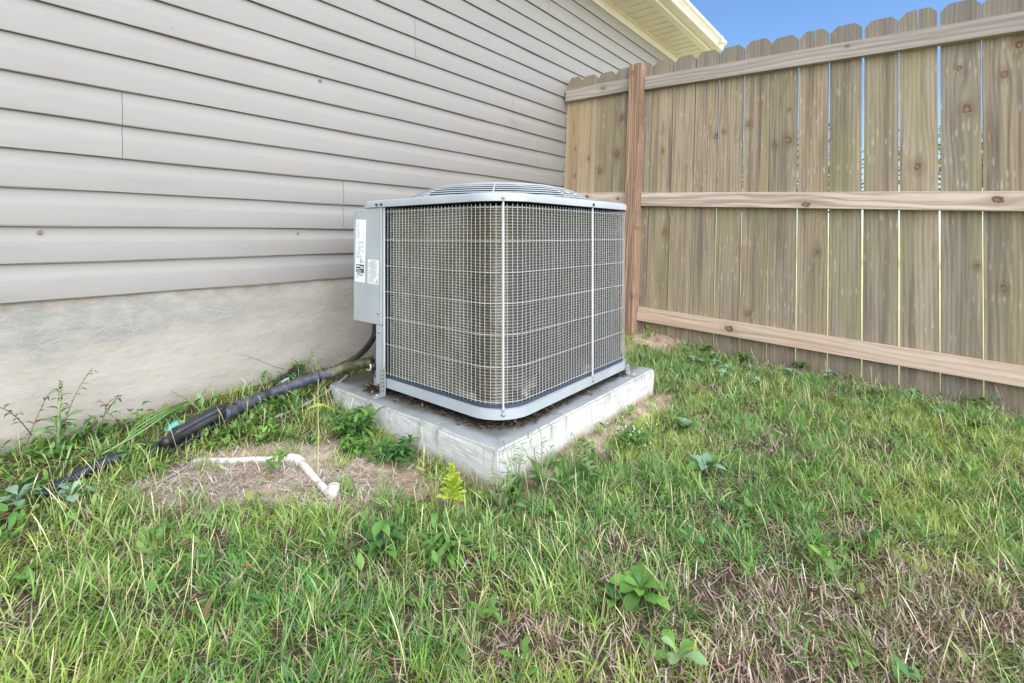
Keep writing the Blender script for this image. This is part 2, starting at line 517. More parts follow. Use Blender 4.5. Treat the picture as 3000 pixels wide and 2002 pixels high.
M['white'] = m_plain('label_white', (.78, .80, .80), .45, var=.03)
M['ink'] = m_plain('label_ink', (.03, .032, .045), .5, var=.1)
M['inkgrey'] = m_plain('label_fine_print', (.26, .27, .28), .5, var=.2)
M['pvc'] = m_plain('pvc_white', (.60, .59, .53), .5, var=.16, sc=70.)
M['rubber'] = m_plain('black_rubber', (.022, .022, .024), .5, var=.5, sc=40., bump=.3)
M['conduit'] = m_plain('conduit_black', (.035, .035, .037), .45, var=.6, sc=45.)
M['corr'] = m_plain('corrugated_black', (.018, .02, .036), .35, var=.3, sc=50.)
M['hose'] = m_plain('hose_blueblack', (.022, .03, .058), .4, var=.3)
M['teal'] = m_plain('teal_plastic', (.14, .52, .48), .4, var=.1)
M['cable'] = m_plain('grey_cable', (.30, .28, .27), .6, var=.2)
M['copper'] = m_plain('copper_stub', (.55, .30, .17), .35, .8)
M['valve'] = m_plain('valve_grey', (.10, .115, .14), .5)
M['mud'] = m_plain('mud_dab', (.16, .135, .11), .9, var=.3, sc=300.)
M['bark'] = m_plain('tree_bark', (.10, .075, .055), .9, var=.4, sc=12.)


def m_sleeve():
    k = NT('taped_pipe_sleeve')
    p = k.pos()
    x, y, z = k.sep(p)
    n = k.noise(p, 14., 5); n2 = k.noise(p, 45., 5, .65)
    c = k.mix(k.mr(n2, .3, .7), (.04, .043, .058), (.085, .088, .11))
    yl = k.math('MULTIPLY', k.mr(k.math('ADD', n, k.math('MULTIPLY', x, .15)), .66, .82), k.mr(n2, .3, .6))
    c = k.mix(yl, c, (.24, .18, .06))
    c = k.mix(k.mr(k.math('ADD', k.math('MULTIPLY', n, .05), x), 1.055, 1.075), c, k.mix(k.mr(n2, .4, .7), (.035, .04, .022), (.13, .115, .045)))
    k.bsdf(c, .5, k.bump(n2, .3, .003), spec=.35)
    return k.m


M['sleeve'] = m_sleeve()
LEAFM = {
    'green': m_leaf('leaf_green', c=(.10, .22, .045)),
    'deep': m_leaf('leaf_deep_green', c=(.065, .175, .05)),
    'bright': m_leaf('leaf_bright_green', c=(.15, .31, .06)),
    'lime': m_leaf('leaf_lime', c=(.46, .58, .07), trans=.35),
    'silver': m_leaf('leaf_silver', c=(.22, .35, .23), rough=.7),
    'pale': m_leaf('leaf_pale_green', c=(.23, .36, .15)),
    'maroon': m_leaf('leaf_maroon', c=(.13, .085, .04)),
    'stem': m_leaf('stem_pale', c=(.24, .31, .14), trans=.1),
    'redstem': m_leaf('stem_brown', c=(.14, .09, .055), trans=.1),
    'straw': m_leaf('stem_straw', c=(.40, .33, .17), trans=.1),
    'flower': m_leaf('seed_head_cream', c=(.55, .47, .30), trans=.2),
    'autumn': m_leaf('leaf_autumn', attr='col', trans=.4),
}

# ------------------------------------------------------------------ mesh helpers
def link(name, me, mat=None, parent=None, loc=None):
    o = bpy.data.objects.new(name, me)
    COL.objects.link(o)
    if mat is not None and len(me.materials) == 0:
        for m in (mat if isinstance(mat, (list, tuple)) else [mat]):
            me.materials.append(m)
    if parent is not None:
        o.parent = parent
    if loc is not None:
        o.location = loc
    return o


def empty(name, loc=(0, 0, 0), label=None, cat=None, group=None):
    o = bpy.data.objects.new(name, None)
    o.empty_display_size = .05
    o.location = loc
    COL.objects.link(o)
    tag(o, label, cat, group)
    return o


def tag(o, label=None, cat=None, group=None, kind=None):
    if label: o['label'] = label
    if cat: o['category'] = cat
    if group: o['group'] = group
    if kind: o['kind'] = kind
    return o


class MB:
    def __init__(self):
        self.v = []; self.f = []; self.mi = []; self.sm = []

    def add(self, vs, fs, mi=0, smooth=False):
        b = len(self.v)
        self.v += [tuple(q) for q in vs]
        for f in fs:
            self.f.append(tuple(i + b for i in f)); self.mi.append(mi); self.sm.append(smooth)
        return self

    def box(self, x0, x1, y0, y1, z0, z1, mi=0, bev=0.):
        if bev <= 0:
            vs = [(x, y, z) for x in (x0, x1) for y in (y0, y1) for z in (z0, z1)]
            fs = [(0, 1, 3, 2), (4, 6, 7, 5), (0, 4, 5, 1), (2, 3, 7, 6), (0, 2, 6, 4), (1, 5, 7, 3)]
            return self.add(vs, fs, mi)
        bm = bmesh.new()
        bmesh.ops.create_cube(bm, size=1.)
        for v in bm.verts:
            v.co = Vector(((x0 + x1) / 2 + v.co.x * (x1 - x0), (y0 + y1) / 2 + v.co.y * (y1 - y0), (z0 + z1) / 2 + v.co.z * (z1 - z0)))
        bmesh.ops.bevel(bm, geom=bm.edges[:], offset=bev, segments=2, affect='EDGES', profile=.6)
        bm.verts.index_update()
        self.add([v.co[:] for v in bm.verts], [[v.index for v in f.verts] for f in bm.faces], mi)
        bm.free()
        return self

    def tube(self, pts, r, n=6, mi=0, caps=True, closed=False, smooth=True):
        pts = [Vector(p) for p in pts]
        m = len(pts)
        rr = r if hasattr(r, '__len__') else [r] * m
        vs = []; prev = None
        for i, p in enumerate(pts):
            if closed:
                t = pts[(i + 1) % m] - pts[i - 1]
            else:
                t = pts[min(i + 1, m - 1)] - pts[max(i - 1, 0)]
            t.normalize()
            if prev is None:
                a = Vector((0, 0, 1)) if abs(t.z) < .9 else Vector((1, 0, 0))
                nrm = t.cross(a).normalized()
            else:
                nrm = (prev - t * prev.dot(t)).normalized()
            prev = nrm
            bn = t.cross(nrm)
            for j in range(n):
                a = 2 * math.pi * j / n
                vs.append(p + (nrm * math.cos(a) + bn * math.sin(a)) * rr[i])
        fs = []
        for i in range(m if closed else m - 1):
            k = (i + 1) % m
            for j in range(n):
                fs.append((i * n + j, i * n + (j + 1) % n, k * n + (j + 1) % n, k * n + j))
        if caps and not closed:
            fs.append(tuple(range(n))[::-1]); fs.append(tuple((m - 1) * n + j for j in range(n)))
        return self.add(vs, fs, mi, smooth)

    def build(self, name, mat, parent=None, loc=None):
        me = bpy.data.meshes.new(name)
        me.from_pydata(self.v, [], self.f)
        for m in (mat if isinstance(mat, (list, tuple)) else [mat]):
            me.materials.append(m)
        me.polygons.foreach_set('material_index', self.mi)
        me.polygons.foreach_set('use_smooth', self.sm)
        bm = bmesh.new(); bm.from_mesh(me)
        bmesh.ops.recalc_face_normals(bm, faces=bm.faces[:])
        bm.to_mesh(me); bm.free()
        me.update()
        return link(name, me, None, parent, loc)


def curve_pts(pts, n=6):
    """Catmull-Rom through the points"""
    P = [Vector(p) for p in pts]
    P = [P[0] * 2 - P[1]] + P + [P[-1] * 2 - P[-2]]
    out = []
    for i in range(1, len(P) - 2):
        for j in range(n):
            t = j / n
            a, b, c, d = P[i - 1:i + 3]
            out.append(.5 * ((2 * b) + (c - a) * t + (2 * a - 5 * b + 4 * c - d) * t * t + (3 * b - a - 3 * c + d) * t ** 3))
    out.append(P[-2])
    return out


def rr_path(x0, x1, y0, y1, r, seg=8):
    """rounded rectangle, starting at rear left, running down the -X side, then the -Y side, +X side, +Y side"""
    pts = []
    for cx, cy, a0 in ((x0 + r, y0 + r, math.pi), (x1 - r, y0 + r, 1.5 * math.pi), (x1 - r, y1 - r, 0.), (x0 + r, y1 - r, .5 * math.pi)):
        for i in range(seg + 1):
            a = a0 + i / seg * math.pi / 2
            pts.append((cx + r * math.cos(a), cy + r * math.sin(a)))
    return pts


# ------------------------------------------------------------------ ground
def build_ground():
    fx = np.arange(-2.2, 3.4, .035); fy = np.arange(-2.2, 2.3, .035)
    xs = np.concatenate([[-140, -60, -25, -12, -7, -4, -3], fx, [3.8, 4.5, 6, 9, 14, 25, 60, 140]])
    ys = np.concatenate([[-140, -60, -25, -12, -7, -4, -3], fy, [2.8, 4, 7, 12, 25, 60, 140]])
    X, Y = np.meshgrid(xs, ys, indexing='ij')
    Z = ground_z(X, Y)
    nx, ny = len(xs), len(ys)
    v = np.stack([X, Y, Z], -1).reshape(-1, 3)
    idx = np.arange(nx * ny).reshape(nx, ny)
    f = np.stack([idx[:-1, :-1], idx[1:, :-1], idx[1:, 1:], idx[:-1, 1:]], -1).reshape(-1, 4)
    me = bpy.data.meshes.new('ground')
    me.from_pydata(v.tolist(), [], f.tolist())
    me.polygons.foreach_set('use_smooth', [True] * len(me.polygons))
    x, y = v[:, 0], v[:, 1]
    lit = np.maximum.reduce([mask(x, y, P_LITTER, .05, 5), mask(x, y, P_FENCE, .05, 9) * .45, mask(x, y, P_DEAD, .12, 12) * .05])
    sand = np.maximum.reduce([mask(x, y, P_SANDL, .045, 15) * .9, mask(x, y, P_SANDR, .035, 17), mask(x, y, P_SANDF, .08, 19)])
    far = np.maximum(smooth(3.04, 3.12, x), 1 - smooth(-1.2, -.75, y)); far = np.maximum(far, 1 - smooth(-1.9, -1.4, x))
    at = me.attributes.new('zone', 'FLOAT_VECTOR', 'POINT')
    at.data.foreach_set('vector', np.stack([lit, sand, far], -1).astype(np.float32).ravel())
    o = link('ground', me, M['ground'])
    tag(o, kind='structure')


build_ground()

# ------------------------------------------------------------------ house
house = empty('house', (0, 0, 0), 'beige house wall clad in horizontal vinyl siding over a parged concrete foundation', 'house')
E0, ES = .5092, .1143
XE = 5.45
def siding_profile():
    return [(.000, .000), (.001, -.0014), (.0025, .001), (.0012, .062), (.0030, .069), (.0066, .080), (.0092, .092), (.0104, .108), (.0110, .122)]


def plank(k, xa, xb, bowl=0., bowr=0.):
    """one lap of siding from xa to xb"""
    prof = siding_profile()
    z0 = E0 + ES * k
    n = max(2, int((xb - xa) / .12))
    xs = [xa + (xb - xa) * i / n for i in range(n + 1)]
    xs = sorted(set(xs + [xa + .02, xb - .02]))
    vs = []; fs = []
    off = RND.uniform(0, .0004)
    for x in xs:
        bl = bowl * max(0, 1 - (x - xa) / .10) ** 2 + bowr * max(0, 1 - (xb - x) / .10) ** 2
        wv = .0010 * math.sin(x * 5.1 + k * 1.7) + .0006 * math.sin(x * 13 + k) + .0012 * (float(vnoise(x, k * 3.1, .4, 88)) - .5)
        for i, (d, z) in enumerate(prof):
            s = math.sin(math.pi * min(1, z / .118)) if i > 1 else .2
            vs.append((x, YW + d + off - bl * s + wv * .6, z0 + z + wv))
    m = len(prof)
    for i in range(len(xs) - 1):
        for j in range(m - 1):
            fs.append((i * m + j, i * m + j + 1, (i + 1) * m + j + 1, (i + 1) * m + j))
    # return of the butt edge to the wall
    b = len(vs)
    for x in xs:
        vs.append((x, YW + .0115, z0 + .002))
    for i in range(len(xs) - 1):
        fs.append((i * m, (i + 1) * m, b + i + 1, b + i))
    mb = MB(); mb.add(vs, fs, 0, False)
    me = bpy.data.meshes.new('siding_plank')
    me.from_pydata(mb.v, [], mb.f)
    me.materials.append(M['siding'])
    me.polygons.foreach_set('use_smooth', [True] * len(me.polygons))
    try:
        me.set_sharp_from_angle(angle=math.radians(28))
    except Exception:
        pass
    link('siding_plank', me, None, house)


SEAMS = {0: [-.9, 3.05], 1: [-.9, 3.05], 2: [-2.4, 1.223], 3: [-2.4, 1.223], 4: [.404, 4.06], 5: [.404, 4.06], 6: [-1.2, 2.75], 7: [-1.2, 2.75],
         8: [-1.1, 2.469], 9: [-1.1, 2.469], 10: [-2.0, 1.646], 11: [-2.0, 1.646], 12: [-.4, 3.2], 13: [-.4, 3.2],
         14: [.1, 3.667], 15: [.1, 3.667], 16: [-.7, 2.883], 17: [-.7, 2.883], 18: [-1.7, 1.9]}
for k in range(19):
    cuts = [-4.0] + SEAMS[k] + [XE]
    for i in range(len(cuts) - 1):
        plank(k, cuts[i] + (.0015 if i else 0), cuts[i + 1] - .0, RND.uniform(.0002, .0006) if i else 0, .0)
# sheathing, foundation and the other walls of the house
MB().box(-4.0, XE - .02, YW + .0195, YW + .12, .50, 2.9).build('wall', M['trim'], house)
# foundation: one sheet with uneven parging
def foundation():
    xs = np.arange(-4.0, XE, .05); zs = np.linspace(-.35, .5065, 24)
    X, Z = np.meshgrid(xs, zs, indexing='ij')
    Y = YW + .013 + (vnoise(X, Z, .22, 40) - .5) * .012 + (vnoise(X, Z, .06, 41) - .5) * .005
    nx, nz = X.shape
    v = np.stack([X, Y, Z], -1).reshape(-1, 3)
    idx = np.arange(nx * nz).reshape(nx, nz)
    f = np.stack([idx[:-1, :-1], idx[1:, :-1], idx[1:, 1:], idx[:-1, 1:]], -1).reshape(-1, 4)
    b = len(v)
    me = bpy.data.meshes.new('foundation')
    me.from_pydata(v.tolist(), [], f.tolist())
    me.polygons.foreach_set('use_smooth', [True] * len(me.polygons))
    link('foundation', me, M['foundation'], house)
    MB().box(-4.0, XE - .03, YW + .03, YW + .2, -.4, .499).build('foundation_core', M['foundation'], house)


foundation()
MB().box(XE - .02, XE + .12, YW + .02, 10.0, .2, 2.9).box(-4.1, -4.0, YW + .02, 10.0, .2, 2.9).box(-4.0, XE, 9.9, 10.0, .2, 2.9).build('side_wall', M['trim'], house)
# top strip, soffit, fascia, gutter and roof
MB().box(-4.0, XE, YW - .001, YW + .014, E0 + 19 * ES - .011, 2.742).build('frieze_strip', M['trim'], house)
MB().box(-4.0, XE + .15, YW - .030, YW + .012, 2.735, 2.752, bev=.002).build('soffit_channel', M['trim'], house)
zs = 2.75
nx0 = 1.5
pan = None
x = -1.0
while x < XE + .1:
    if pan is None:
        mb = MB()
        prof = [(0., 0.), (.088, 0.), (.093, .007), (.103, .007), (.108, 0.), (.1245, 0.)]
        vs = []; 
        for yy in (1.752, YW - .028):
            for (dx, dz) in prof:
                vs.append((dx, yy, zs + dz))
        n = len(prof)
        mb.add(vs, [(i, i + 1, n + i + 1, n + i) for i in range(n - 1)], 0)
        mb.box(0, .1245, 1.752, YW - .028, zs + .009, zs + .012)
        pan = mb.build('soffit_panel', M['soffit'], house, (x, 0, 0))
    else:
        o = pan.copy(); o.location = (x, 0, 0); COL.objects.link(o)
    x += .125
for i, (a, b) in enumerate(((-4.0, .55), (.553, 4.195), (4.198, XE + .17))):
    e = .0012 * (i % 2)
    MB().box(a, b, 1.690 - e, 1.752, 2.744 - e, 2.7535).box(a, b, 1.690 - e, 1.703, 2.754, 2.90).build('fascia', M['trim'], house)
# K-style gutter: profile extruded along the eave
gp = [(1.689, 2.872), (1.689, 2.776), (1.612, 2.774), (1.604, 2.780), (1.598, 2.800), (1.575, 2.830), (1.560, 2.842), (1.557, 2.868), (1.563, 2.872), (1.568, 2.866)]
def gutter(xa, xb, name='gutter', capl=True):
    mb = MB(); n = len(gp)
    vs = [(xx, y, z) for xx in (xa, xb) for (y, z) in gp]
    mb.add(vs, [(i, i + 1, n + i + 1, n + i) for i in range(n - 1)])
    mb.add([(xb, y, z) for (y, z) in gp[:8]], [tuple(range(8))])
    return mb.build(name, M['trim'], house)


g = gutter(-4.0, XE + .20)
MB().box(XE + .02, XE + .05, 1.552, 1.60, 2.80, 2.876, bev=.003).build('gutter_strap', M['trim'], g)
mb = MB()
rv = [(-4.1, 1.60, 2.885), (XE + .2, 1.60, 2.885), (XE + .2, 6.0, 5.1), (-4.1, 6.0, 5.1), (XE + .2, 10.4, 2.885), (-4.1, 10.4, 2.885)]
mb.add(rv, [(0, 1, 2, 3), (3, 2, 4, 5), (1, 4, 2), (0, 3, 5)])
mb.build('roof', M['roof'], house)
# mud dabs stuck on the siding
for (x, z, s) in ((0.546, 1.451, 0.0045), (1.11, 1.404, 0.0065), (0.207, 0.717, 0.006), (1.008, 0.716, 0.0045)):
    bm = bmesh.new(); bmesh.ops.create_icosphere(bm, subdivisions=2, radius=s)
    for v in bm.verts:
        q = 1 + .35 * (vnoise(v.co.x * 1, v.co.z * 1 + v.co.y, .005, 7) - .5) * 2
        v.co = Vector((v.co.x * q, v.co.y * .4 * q, v.co.z * q * 1.1))
    me = bpy.data.meshes.new('mud_dab'); bm.to_mesh(me); bm.free()
    link('mud_dab', me, M['mud'], house, (x, YW + .003, z))

# ------------------------------------------------------------------ fence
fence = empty('wooden_fence', (FX, 0, 0), 'weathered wooden privacy fence with dog-eared pickets and three rails', 'fence')
fence.rotation_euler = (0, math.atan(LEAN), 0)
bpy.context.view_layer.update()


def set_knots(o, ks):
    ks = list(ks)[:3]
    while len(ks) < 3:
        ks.append((0., -20., .01))
    for i, q in enumerate(ks):
        o['knot%d' % (i + 1)] = [float(t) for t in q]


def picket_mesh(split=False):
    mb = MB()
    H = 1.885; c = .030; w = .0703; t = .016
    out = [(-w, 0), (w, 0), (w, H - c * 1.05), (w - c, H), (-w + c, H), (-w, H - c * 1.05)]
    if split:      # a crack running down from the top
        out = [(-w, 0), (w, 0), (w, H - c * 1.05), (w - c, H), (.004, H), (.0022, H - .05), (.0008, H - .11), (-.0012, H - .05), (-.002, H - .001), (-w + c, H), (-w, H - c * 1.05)]
    n = len(out)
    vs = [(0., y, z) for y, z in out] + [(t, y, z) for y, z in out]
    mb.add(vs, [tuple(range(n))[::-1], tuple(range(n, 2 * n))] + [(i, (i + 1) % n, n + (i + 1) % n, n + i) for i in range(n)])
    return mb


PTOP = [(1.973, 1.923), (1.822, 1.909), (1.669, 1.901), (1.55, 1.900), (1.41, 1.899), (1.261, 1.895), (1.117, 1.883), (.98, 1.883), (.837, 1.875), (.681, 1.878),
        (.545, 1.859), (.40, 1.855), (.255, 1.845), (.107, 1.834), (-.042, 1.839), (-.19, 1.832), (-.335, 1.825)]
edges = [2.028, 1.905, 1.768, 1.624, 1.479, 1.342, 1.196, 1.053, .908, .762, .619, .473, .328, .181, .033, -.116, -.262, -.408]
while edges[-1] > -3.2:
    edges.append(edges[-1] - .1463)
KN = [(1.256, 1.272, .010), (1.224, .728, .019), (.918, 1.321, .016), (.872, 1.345, .012), (.735, 1.371, .016), (.518, 1.423, .008), (.521, 1.247, .022),
      (.588, 1.226, .018), (.717, .254, .016), (.558, .591, .008), (.376, .614, .014), (-.035, 1.046, .020), (-.184, 1.502, .014),
      (-.213, 1.302, .022), (-.24, .567, .012), (-.335, 1.437, .018), (-.384, 1.566, .02), (-.327, .472, .014), (1.94, 1.363, .010), (1.936, 1.155, .012),
      (1.821, 1.276, .013), (1.728, 1.176, .018), (1.590, 1.286, .024), (1.566, 1.54, .020), (1.39, .27, .016)]
pm = None; pms = None
for i in range(len(edges) - 1):
    ya, yb = edges[i + 1], edges[i]
    yc = (ya + yb) / 2
    w = (yb - ya) - (.0050 if i > 3 else .0012)
    if i in (5, 6, 8):
        w = (yb - ya) - .0048
    if i in (7, 8, 10, 12, 13):
        w -= .0022
    top = float(np.interp(yc, [p[0] for p in PTOP][::-1], [p[1] for p in PTOP][::-1]))
    if yc < -.335:
        top = 1.825 + (yc + .335) * .045
    split = i in (11, 14)
    if split:
        if pms is None:
            pms = picket_mesh(True).build('picket', M['picket'], fence)
            o = pms
        else:
            o = pms.copy(); COL.objects.link(o)
    elif i < 2:
        if i == 0:
            pf = picket_mesh().build('picket', M['picket_new'], fence); o = pf
            o['label'] = 'fresher tan picket beside the house wall'
        else:
            o = pf.copy(); COL.objects.link(o)
    else:
        if pm is None:
            pm = picket_mesh().build('picket', M['picket'], fence); o = pm
        else:
            o = pm.copy(); COL.objects.link(o)
    o.location = (RND.uniform(-.001, .0025), yc + RND.uniform(-.0007, .0007), top - 1.885)
    o.scale = (1, w / .1406, 1)
    o.rotation_euler = (RND.uniform(-.0022, .0022), 0, RND.uniform(-.012, .012))
    ks = [((y - yc) * .1406 / w, z - (top - 1.885), r) for (y, z, r) in KN if ya <= y < yb]
    if yc < -.42:
        ks = [(RND.uniform(-.04, .04), RND.uniform(.2, 1.6), RND.uniform(.007, .015)) for _ in range(RND.choice((1, 2)))]
    set_knots(o, ks)


def rail(y0, y1, zc0, slope, mat, knots, label=None):
    L = y1 - y0
    mb = MB()
    mb.box(-.038, -.0005, -L / 2, L / 2, -.0445, .0445, bev=.003)
    o = mb.build('rail', mat, fence)
    yc = (y0 + y1) / 2
    o.location = (0, yc, zc0 + slope * (yc - 1.37))
    o.rotation_euler = (math.atan(slope), 0, 0)
    set_knots(o, [(y - yc, z - (zc0 + slope * (y - 1.37)), r) for (y, z, r) in knots])
    if label: o['label'] = label
    return o


rail(-1.0, 1.384, 1.7425, .0466, M['rail_grey'], [(.25, 1.71, .008)], 'grey weathered top rail')
rail(-1.0, 1.384, .947, .0518, M['rail'], [(.426, .872, .019), (-.308, .864, .019)], 'middle rail with two large knots')
rail(-1.0, 1.384, .186, .0486, M['rail_pink'], [(.809, .157, .021)], 'pinkish bottom rail with a large round knot')
rail(1.476, 2.024, 1.755, .03, M['rail_grey'], [(1.70, 1.77, .014)], 'short top rail between post and house')
rail(1.476, 2.024, .955, .04, M['rail'], [(1.80, .985, .016), (1.55, .96, .012)], 'short middle rail half hidden by the air conditioner')
rail(1.476, 2.024, .20, .04, M['rail_pink'], [])
for y0 in (-3.4,):
    rail(y0, -1.09, 1.7425, .0466, M['rail_grey'], [])
    rail(y0, -1.09, .947, .0518, M['rail'], [])
    rail(y0, -1.09, .186, .0486, M['rail_pink'], [])
for yc, zt in ((1.430, 1.874), (-1.045, 1.76)):
    mb = MB(); mb.box(-.0895, -.0008, -.0445, .0445, -.35, zt, bev=.004)
    o = mb.build('post', M['post'], fence, (0, yc, 0))
    set_knots(o, [(.018, 1.812, .014), (-.03, .30, .010), (-.04, .75, .006)] if yc > 0 else [])

# ------------------------------------------------------------------ concrete pad
def build_pad():
    x0, x1, y0, y1, z0, z1 = 1.0, 2.058, .875, 1.835, -.12, .11
    bm = bmesh.new()
    bmesh.ops.create_cube(bm, size=1.)
    for v in bm.verts:
        v.co = Vector(((x0 + x1) / 2 + v.co.x * (x1 - x0), (y0 + y1) / 2 + v.co.y * (y1 - y0), (z0 + z1) / 2 + v.co.z * (z1 - z0)))
    bmesh.ops.bevel(bm, geom=bm.edges[:], offset=.006, segments=2, affect='EDGES')
    bmesh.ops.subdivide_edges(bm, edges=[e for e in bm.edges if e.calc_length() > .15], cuts=22, use_grid_fill=True)
    for v in bm.verts:
        c = v.co
        n = (float(vnoise(c.x * 1.3 + c.z, c.y + c.z * 2, .09, 51)) - .5) * .006 + (float(vnoise(c.x + c.z, c.y - c.z, .025, 52)) - .5) * .003
        if c.z > .1:
            c.z += n * .6
        else:
            if abs(c.x - x0) < .01: c.x += n
            if abs(c.y - y0) < .01: c.y += n
        # broken rear left corner
        d = max(0, (c.y - 1.72)) + max(0, (1.04 - c.x)) * 1.2
        q = max(0, d - .06)
        if q > 0:
            k = min(1, q / .12)
            c.x += k * (.010 + .045 * float(vnoise(c.z * 2, c.y, .03, 53)))
            c.y -= k * (.010 + .04 * float(vnoise(c.z * 2, c.x, .03, 54)))
            if c.z > .1: c.z -= k * .012 * float(vnoise(c.x, c.y, .02, 55))
    me = bpy.data.meshes.new('concrete_pad'); bm.to_mesh(me); bm.free()
    o = link('concrete_pad', me, M['pad'])
    tag(o, 'thick grey concrete equipment pad with drip stains and a broken rear corner', 'concrete pad')


build_pad()

# ------------------------------------------------------------------ air conditioner
ac = empty('air_conditioner', ((XA + X1) / 2, (YA + Y1) / 2, .11), 'large grey outdoor air conditioning unit with wire guard and domed fan grille', 'air conditioner')
bpy.context.view_layer.update()
ACL = Vector(ac.location)


def ap(mb, name, mat, parent=ac):
    """part in world coordinates, parented to the unit or to one of its parts"""
    o = mb.build(name, mat)
    o.parent = parent
    off = ACL
    o.data.transform(Matrix.Translation(-off))
    return o


RC = .125


def open_path(inset, seg=10, y_start=1.528):
    p = rr_path(XA + inset, X1 - inset, YA + inset, Y1 - inset, RC - inset, seg)
    n = seg + 1
    pts = [(XA + inset, y_start)] + p[:3 * n] + [(XA + .25, Y1 - inset)]
    return pts


def resample(pts, step):
    P = [Vector((a[0], a[1], 0)) for a in pts]
    out = []; acc = 0.
    d = [0]
    for a, b in zip(P, P[1:]):
        d.append(d[-1] + (b - a).length)
    s = 0.
    i = 0
    while s < d[-1]:
        while d[i + 1] < s:
            i += 1
        t = (s - d[i]) / max(1e-9, d[i + 1] - d[i])
        out.append(P[i].lerp(P[i + 1], t)); s += step
    return out


def band(mb, pts, z0, z1, mi=0, thick=.004):
    """vertical sheet following pts with small thickness inwards"""
    n = len(pts)
    vs = [(p[0], p[1], z) for z in (z0, z1) for p in pts]
    mb.add(vs, [(i, i + 1, n + i + 1, n + i) for i in range(n - 1)], mi, True)


# base frame
mb = MB()
pth = open_path(-.004); inn = open_path(.020)
band(mb, pth, .141, .172); n = len(pth)
vs = [(p[0], p[1], .172) for p in pth] + [(p[0], p[1], .172) for p in inn]
mb.add(vs, [(i, i + 1, n + i + 1, n + i) for i in range(n - 1)])
vs = [(p[0], p[1], .141) for p in pth] + [(p[0], p[1], .141) for p in inn]
mb.add(vs, [(i, i + 1, n + i + 1, n + i) for i in range(n - 1)])
band(mb, inn, .141, .172)
ap(mb, 'base_frame', M['paint'])
mb = MB()
band(mb, open_path(.007), .1722, .185)
ap(mb, 'base_seal', M['navy'])
# floor pan, so the inside stays dark
mb = MB()
p = rr_path(XA + .02, X1 - .02, YA + .02, Y1 - .02, RC - .02, 6)
mb.add([(a, b, .16) for a, b in p], [tuple(range(len(p)))])
ap(mb, 'base_pan', M['navy'])
# coil: stacked ribs of finned tube
mb = MB()
cp = [(q.x, q.y) for q in resample(open_path(.017, 10, 1.500), .02)]
rows = 66
zz = []
for i in range(rows):
    z0 = .182 + i * (.806 - .182) / rows; dz = (.806 - .182) / rows
    zz += [(z0, .011), (z0 + dz * .08, .0), (z0 + dz * .46, .0), (z0 + dz * .56, .011)]
n = len(cp)
# offset direction: towards the unit's middle
C2 = Vector(((XA + X1) / 2, (YA + Y1) / 2))
inw = []
for i in range(n):
    a = Vector(cp[max(0, i - 1)]); b = Vector(cp[min(n - 1, i + 1)])
    t = (b - a).normalized(); inw.append(Vector((-t.y, t.x)))
vs = []
for (z, d) in zz:
    for i in range(n):
        q = float(vnoise(i * .02, z, .05, 33) - .5); vs.append((cp[i][0] + inw[i].x * (d + q * .005), cp[i][1] + inw[i].y * (d + q * .005), z + q * .003))
fs = []
for r in range(len(zz) - 1):
    for i in range(n - 1):
        fs.append((r * n + i, r * n + i + 1, (r + 1) * n + i + 1, (r + 1) * n + i))
mb.add(vs, fs)
o = ap(mb, 'coil', M['coil'])
# dark shadow gap panel between coil and service post
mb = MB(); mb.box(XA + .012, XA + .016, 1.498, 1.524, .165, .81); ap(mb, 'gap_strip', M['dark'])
# wire guard
gp2 = open_path(.002, 12, 1.512)
mb = MB()
wz = [.795, .690, .593, .497, .400, .300, .192]
sp = resample(gp2, .0174)
for q in sp:
    jx = RND.uniform(-.0012, .0012); jy = RND.uniform(-.0012, .0012)
    mb.tube([(q.x, q.y, 0.187), (q.x + jx, q.y + jy, .40), (q.x - jy, q.y + jx, .62), (q.x, q.y, .806)], .00105, 4, caps=False)
hp = [(q.x, q.y) for q in resample(open_path(.0046, 12, 1.519), .02)]
for z in wz:
    mb.tube([(a, b, z) for a, b in hp], .0013, 4, caps=False)
o = ap(mb, 'wire_guard', M['wire']); o['kind'] = 'stuff'
# the three stout guard bars with their screws
a45 = math.radians(225)
bars = [(XA + RC + (RC + .002) * math.cos(a45 + .03), YA + RC + (RC + .002) * math.sin(a45 + .03), a45), (1.595, YA - .001, -math.pi / 2), (XA - .001, 1.5105, math.pi)]
for i, (bx, by, ba) in enumerate(bars):
    mb = MB()
    nx, ny = math.cos(ba), math.sin(ba)
    px, py = bx + nx * .002, by + ny * .002
    mb.tube([(px, py, .168), (px, py, .178), (px, py, .182), (px, py, .812)], [.0048, .0048, .0032, .0032], 8)
    b = ap(mb, 'guard_bar', M['wire'])
    mb = MB()
    mb.tube([(bx + nx * .004, by + ny * .004, .158), (bx + nx * .0085, by + ny * .0085, .158)], [.0065, .005], 8)
    ap(mb, 'screw', M['screw'], b)
# control box and corner post
mb = MB(); mb.box(XA - .004, XA + .24, 1.527, 1.714, .368, .812, bev=.003)
cbox = ap(mb, 'control_box', M['paint'])
mb = MB(); mb.box(XA - .0065, XA + .001, 1.5225, 1.5315, .370, .812, bev=.0012); ap(mb, 'box_flange', M['wire'], cbox)
mb = MB(); mb.box(XA - .0035, XA + .03, 1.5225, 1.562, .145, .367, bev=.0015)
post = ap(mb, 'corner_post', M['paint'])
for (y, z) in ((1.542, .415), (1.541, .343)):
    mb = MB(); mb.tube([(XA - .003, y, z), (XA - .009, y, z)], [.0058, .0045], 8); ap(mb, 'screw', M['screw'], cbox if z > .37 else post)
# lid with skirt
seg = 10
def lidring(off, z):
    return [(a, b, z) for a, b in rr_path(XA - off, X1 + off, YA - off, Y1 + off, RC + off, seg)]


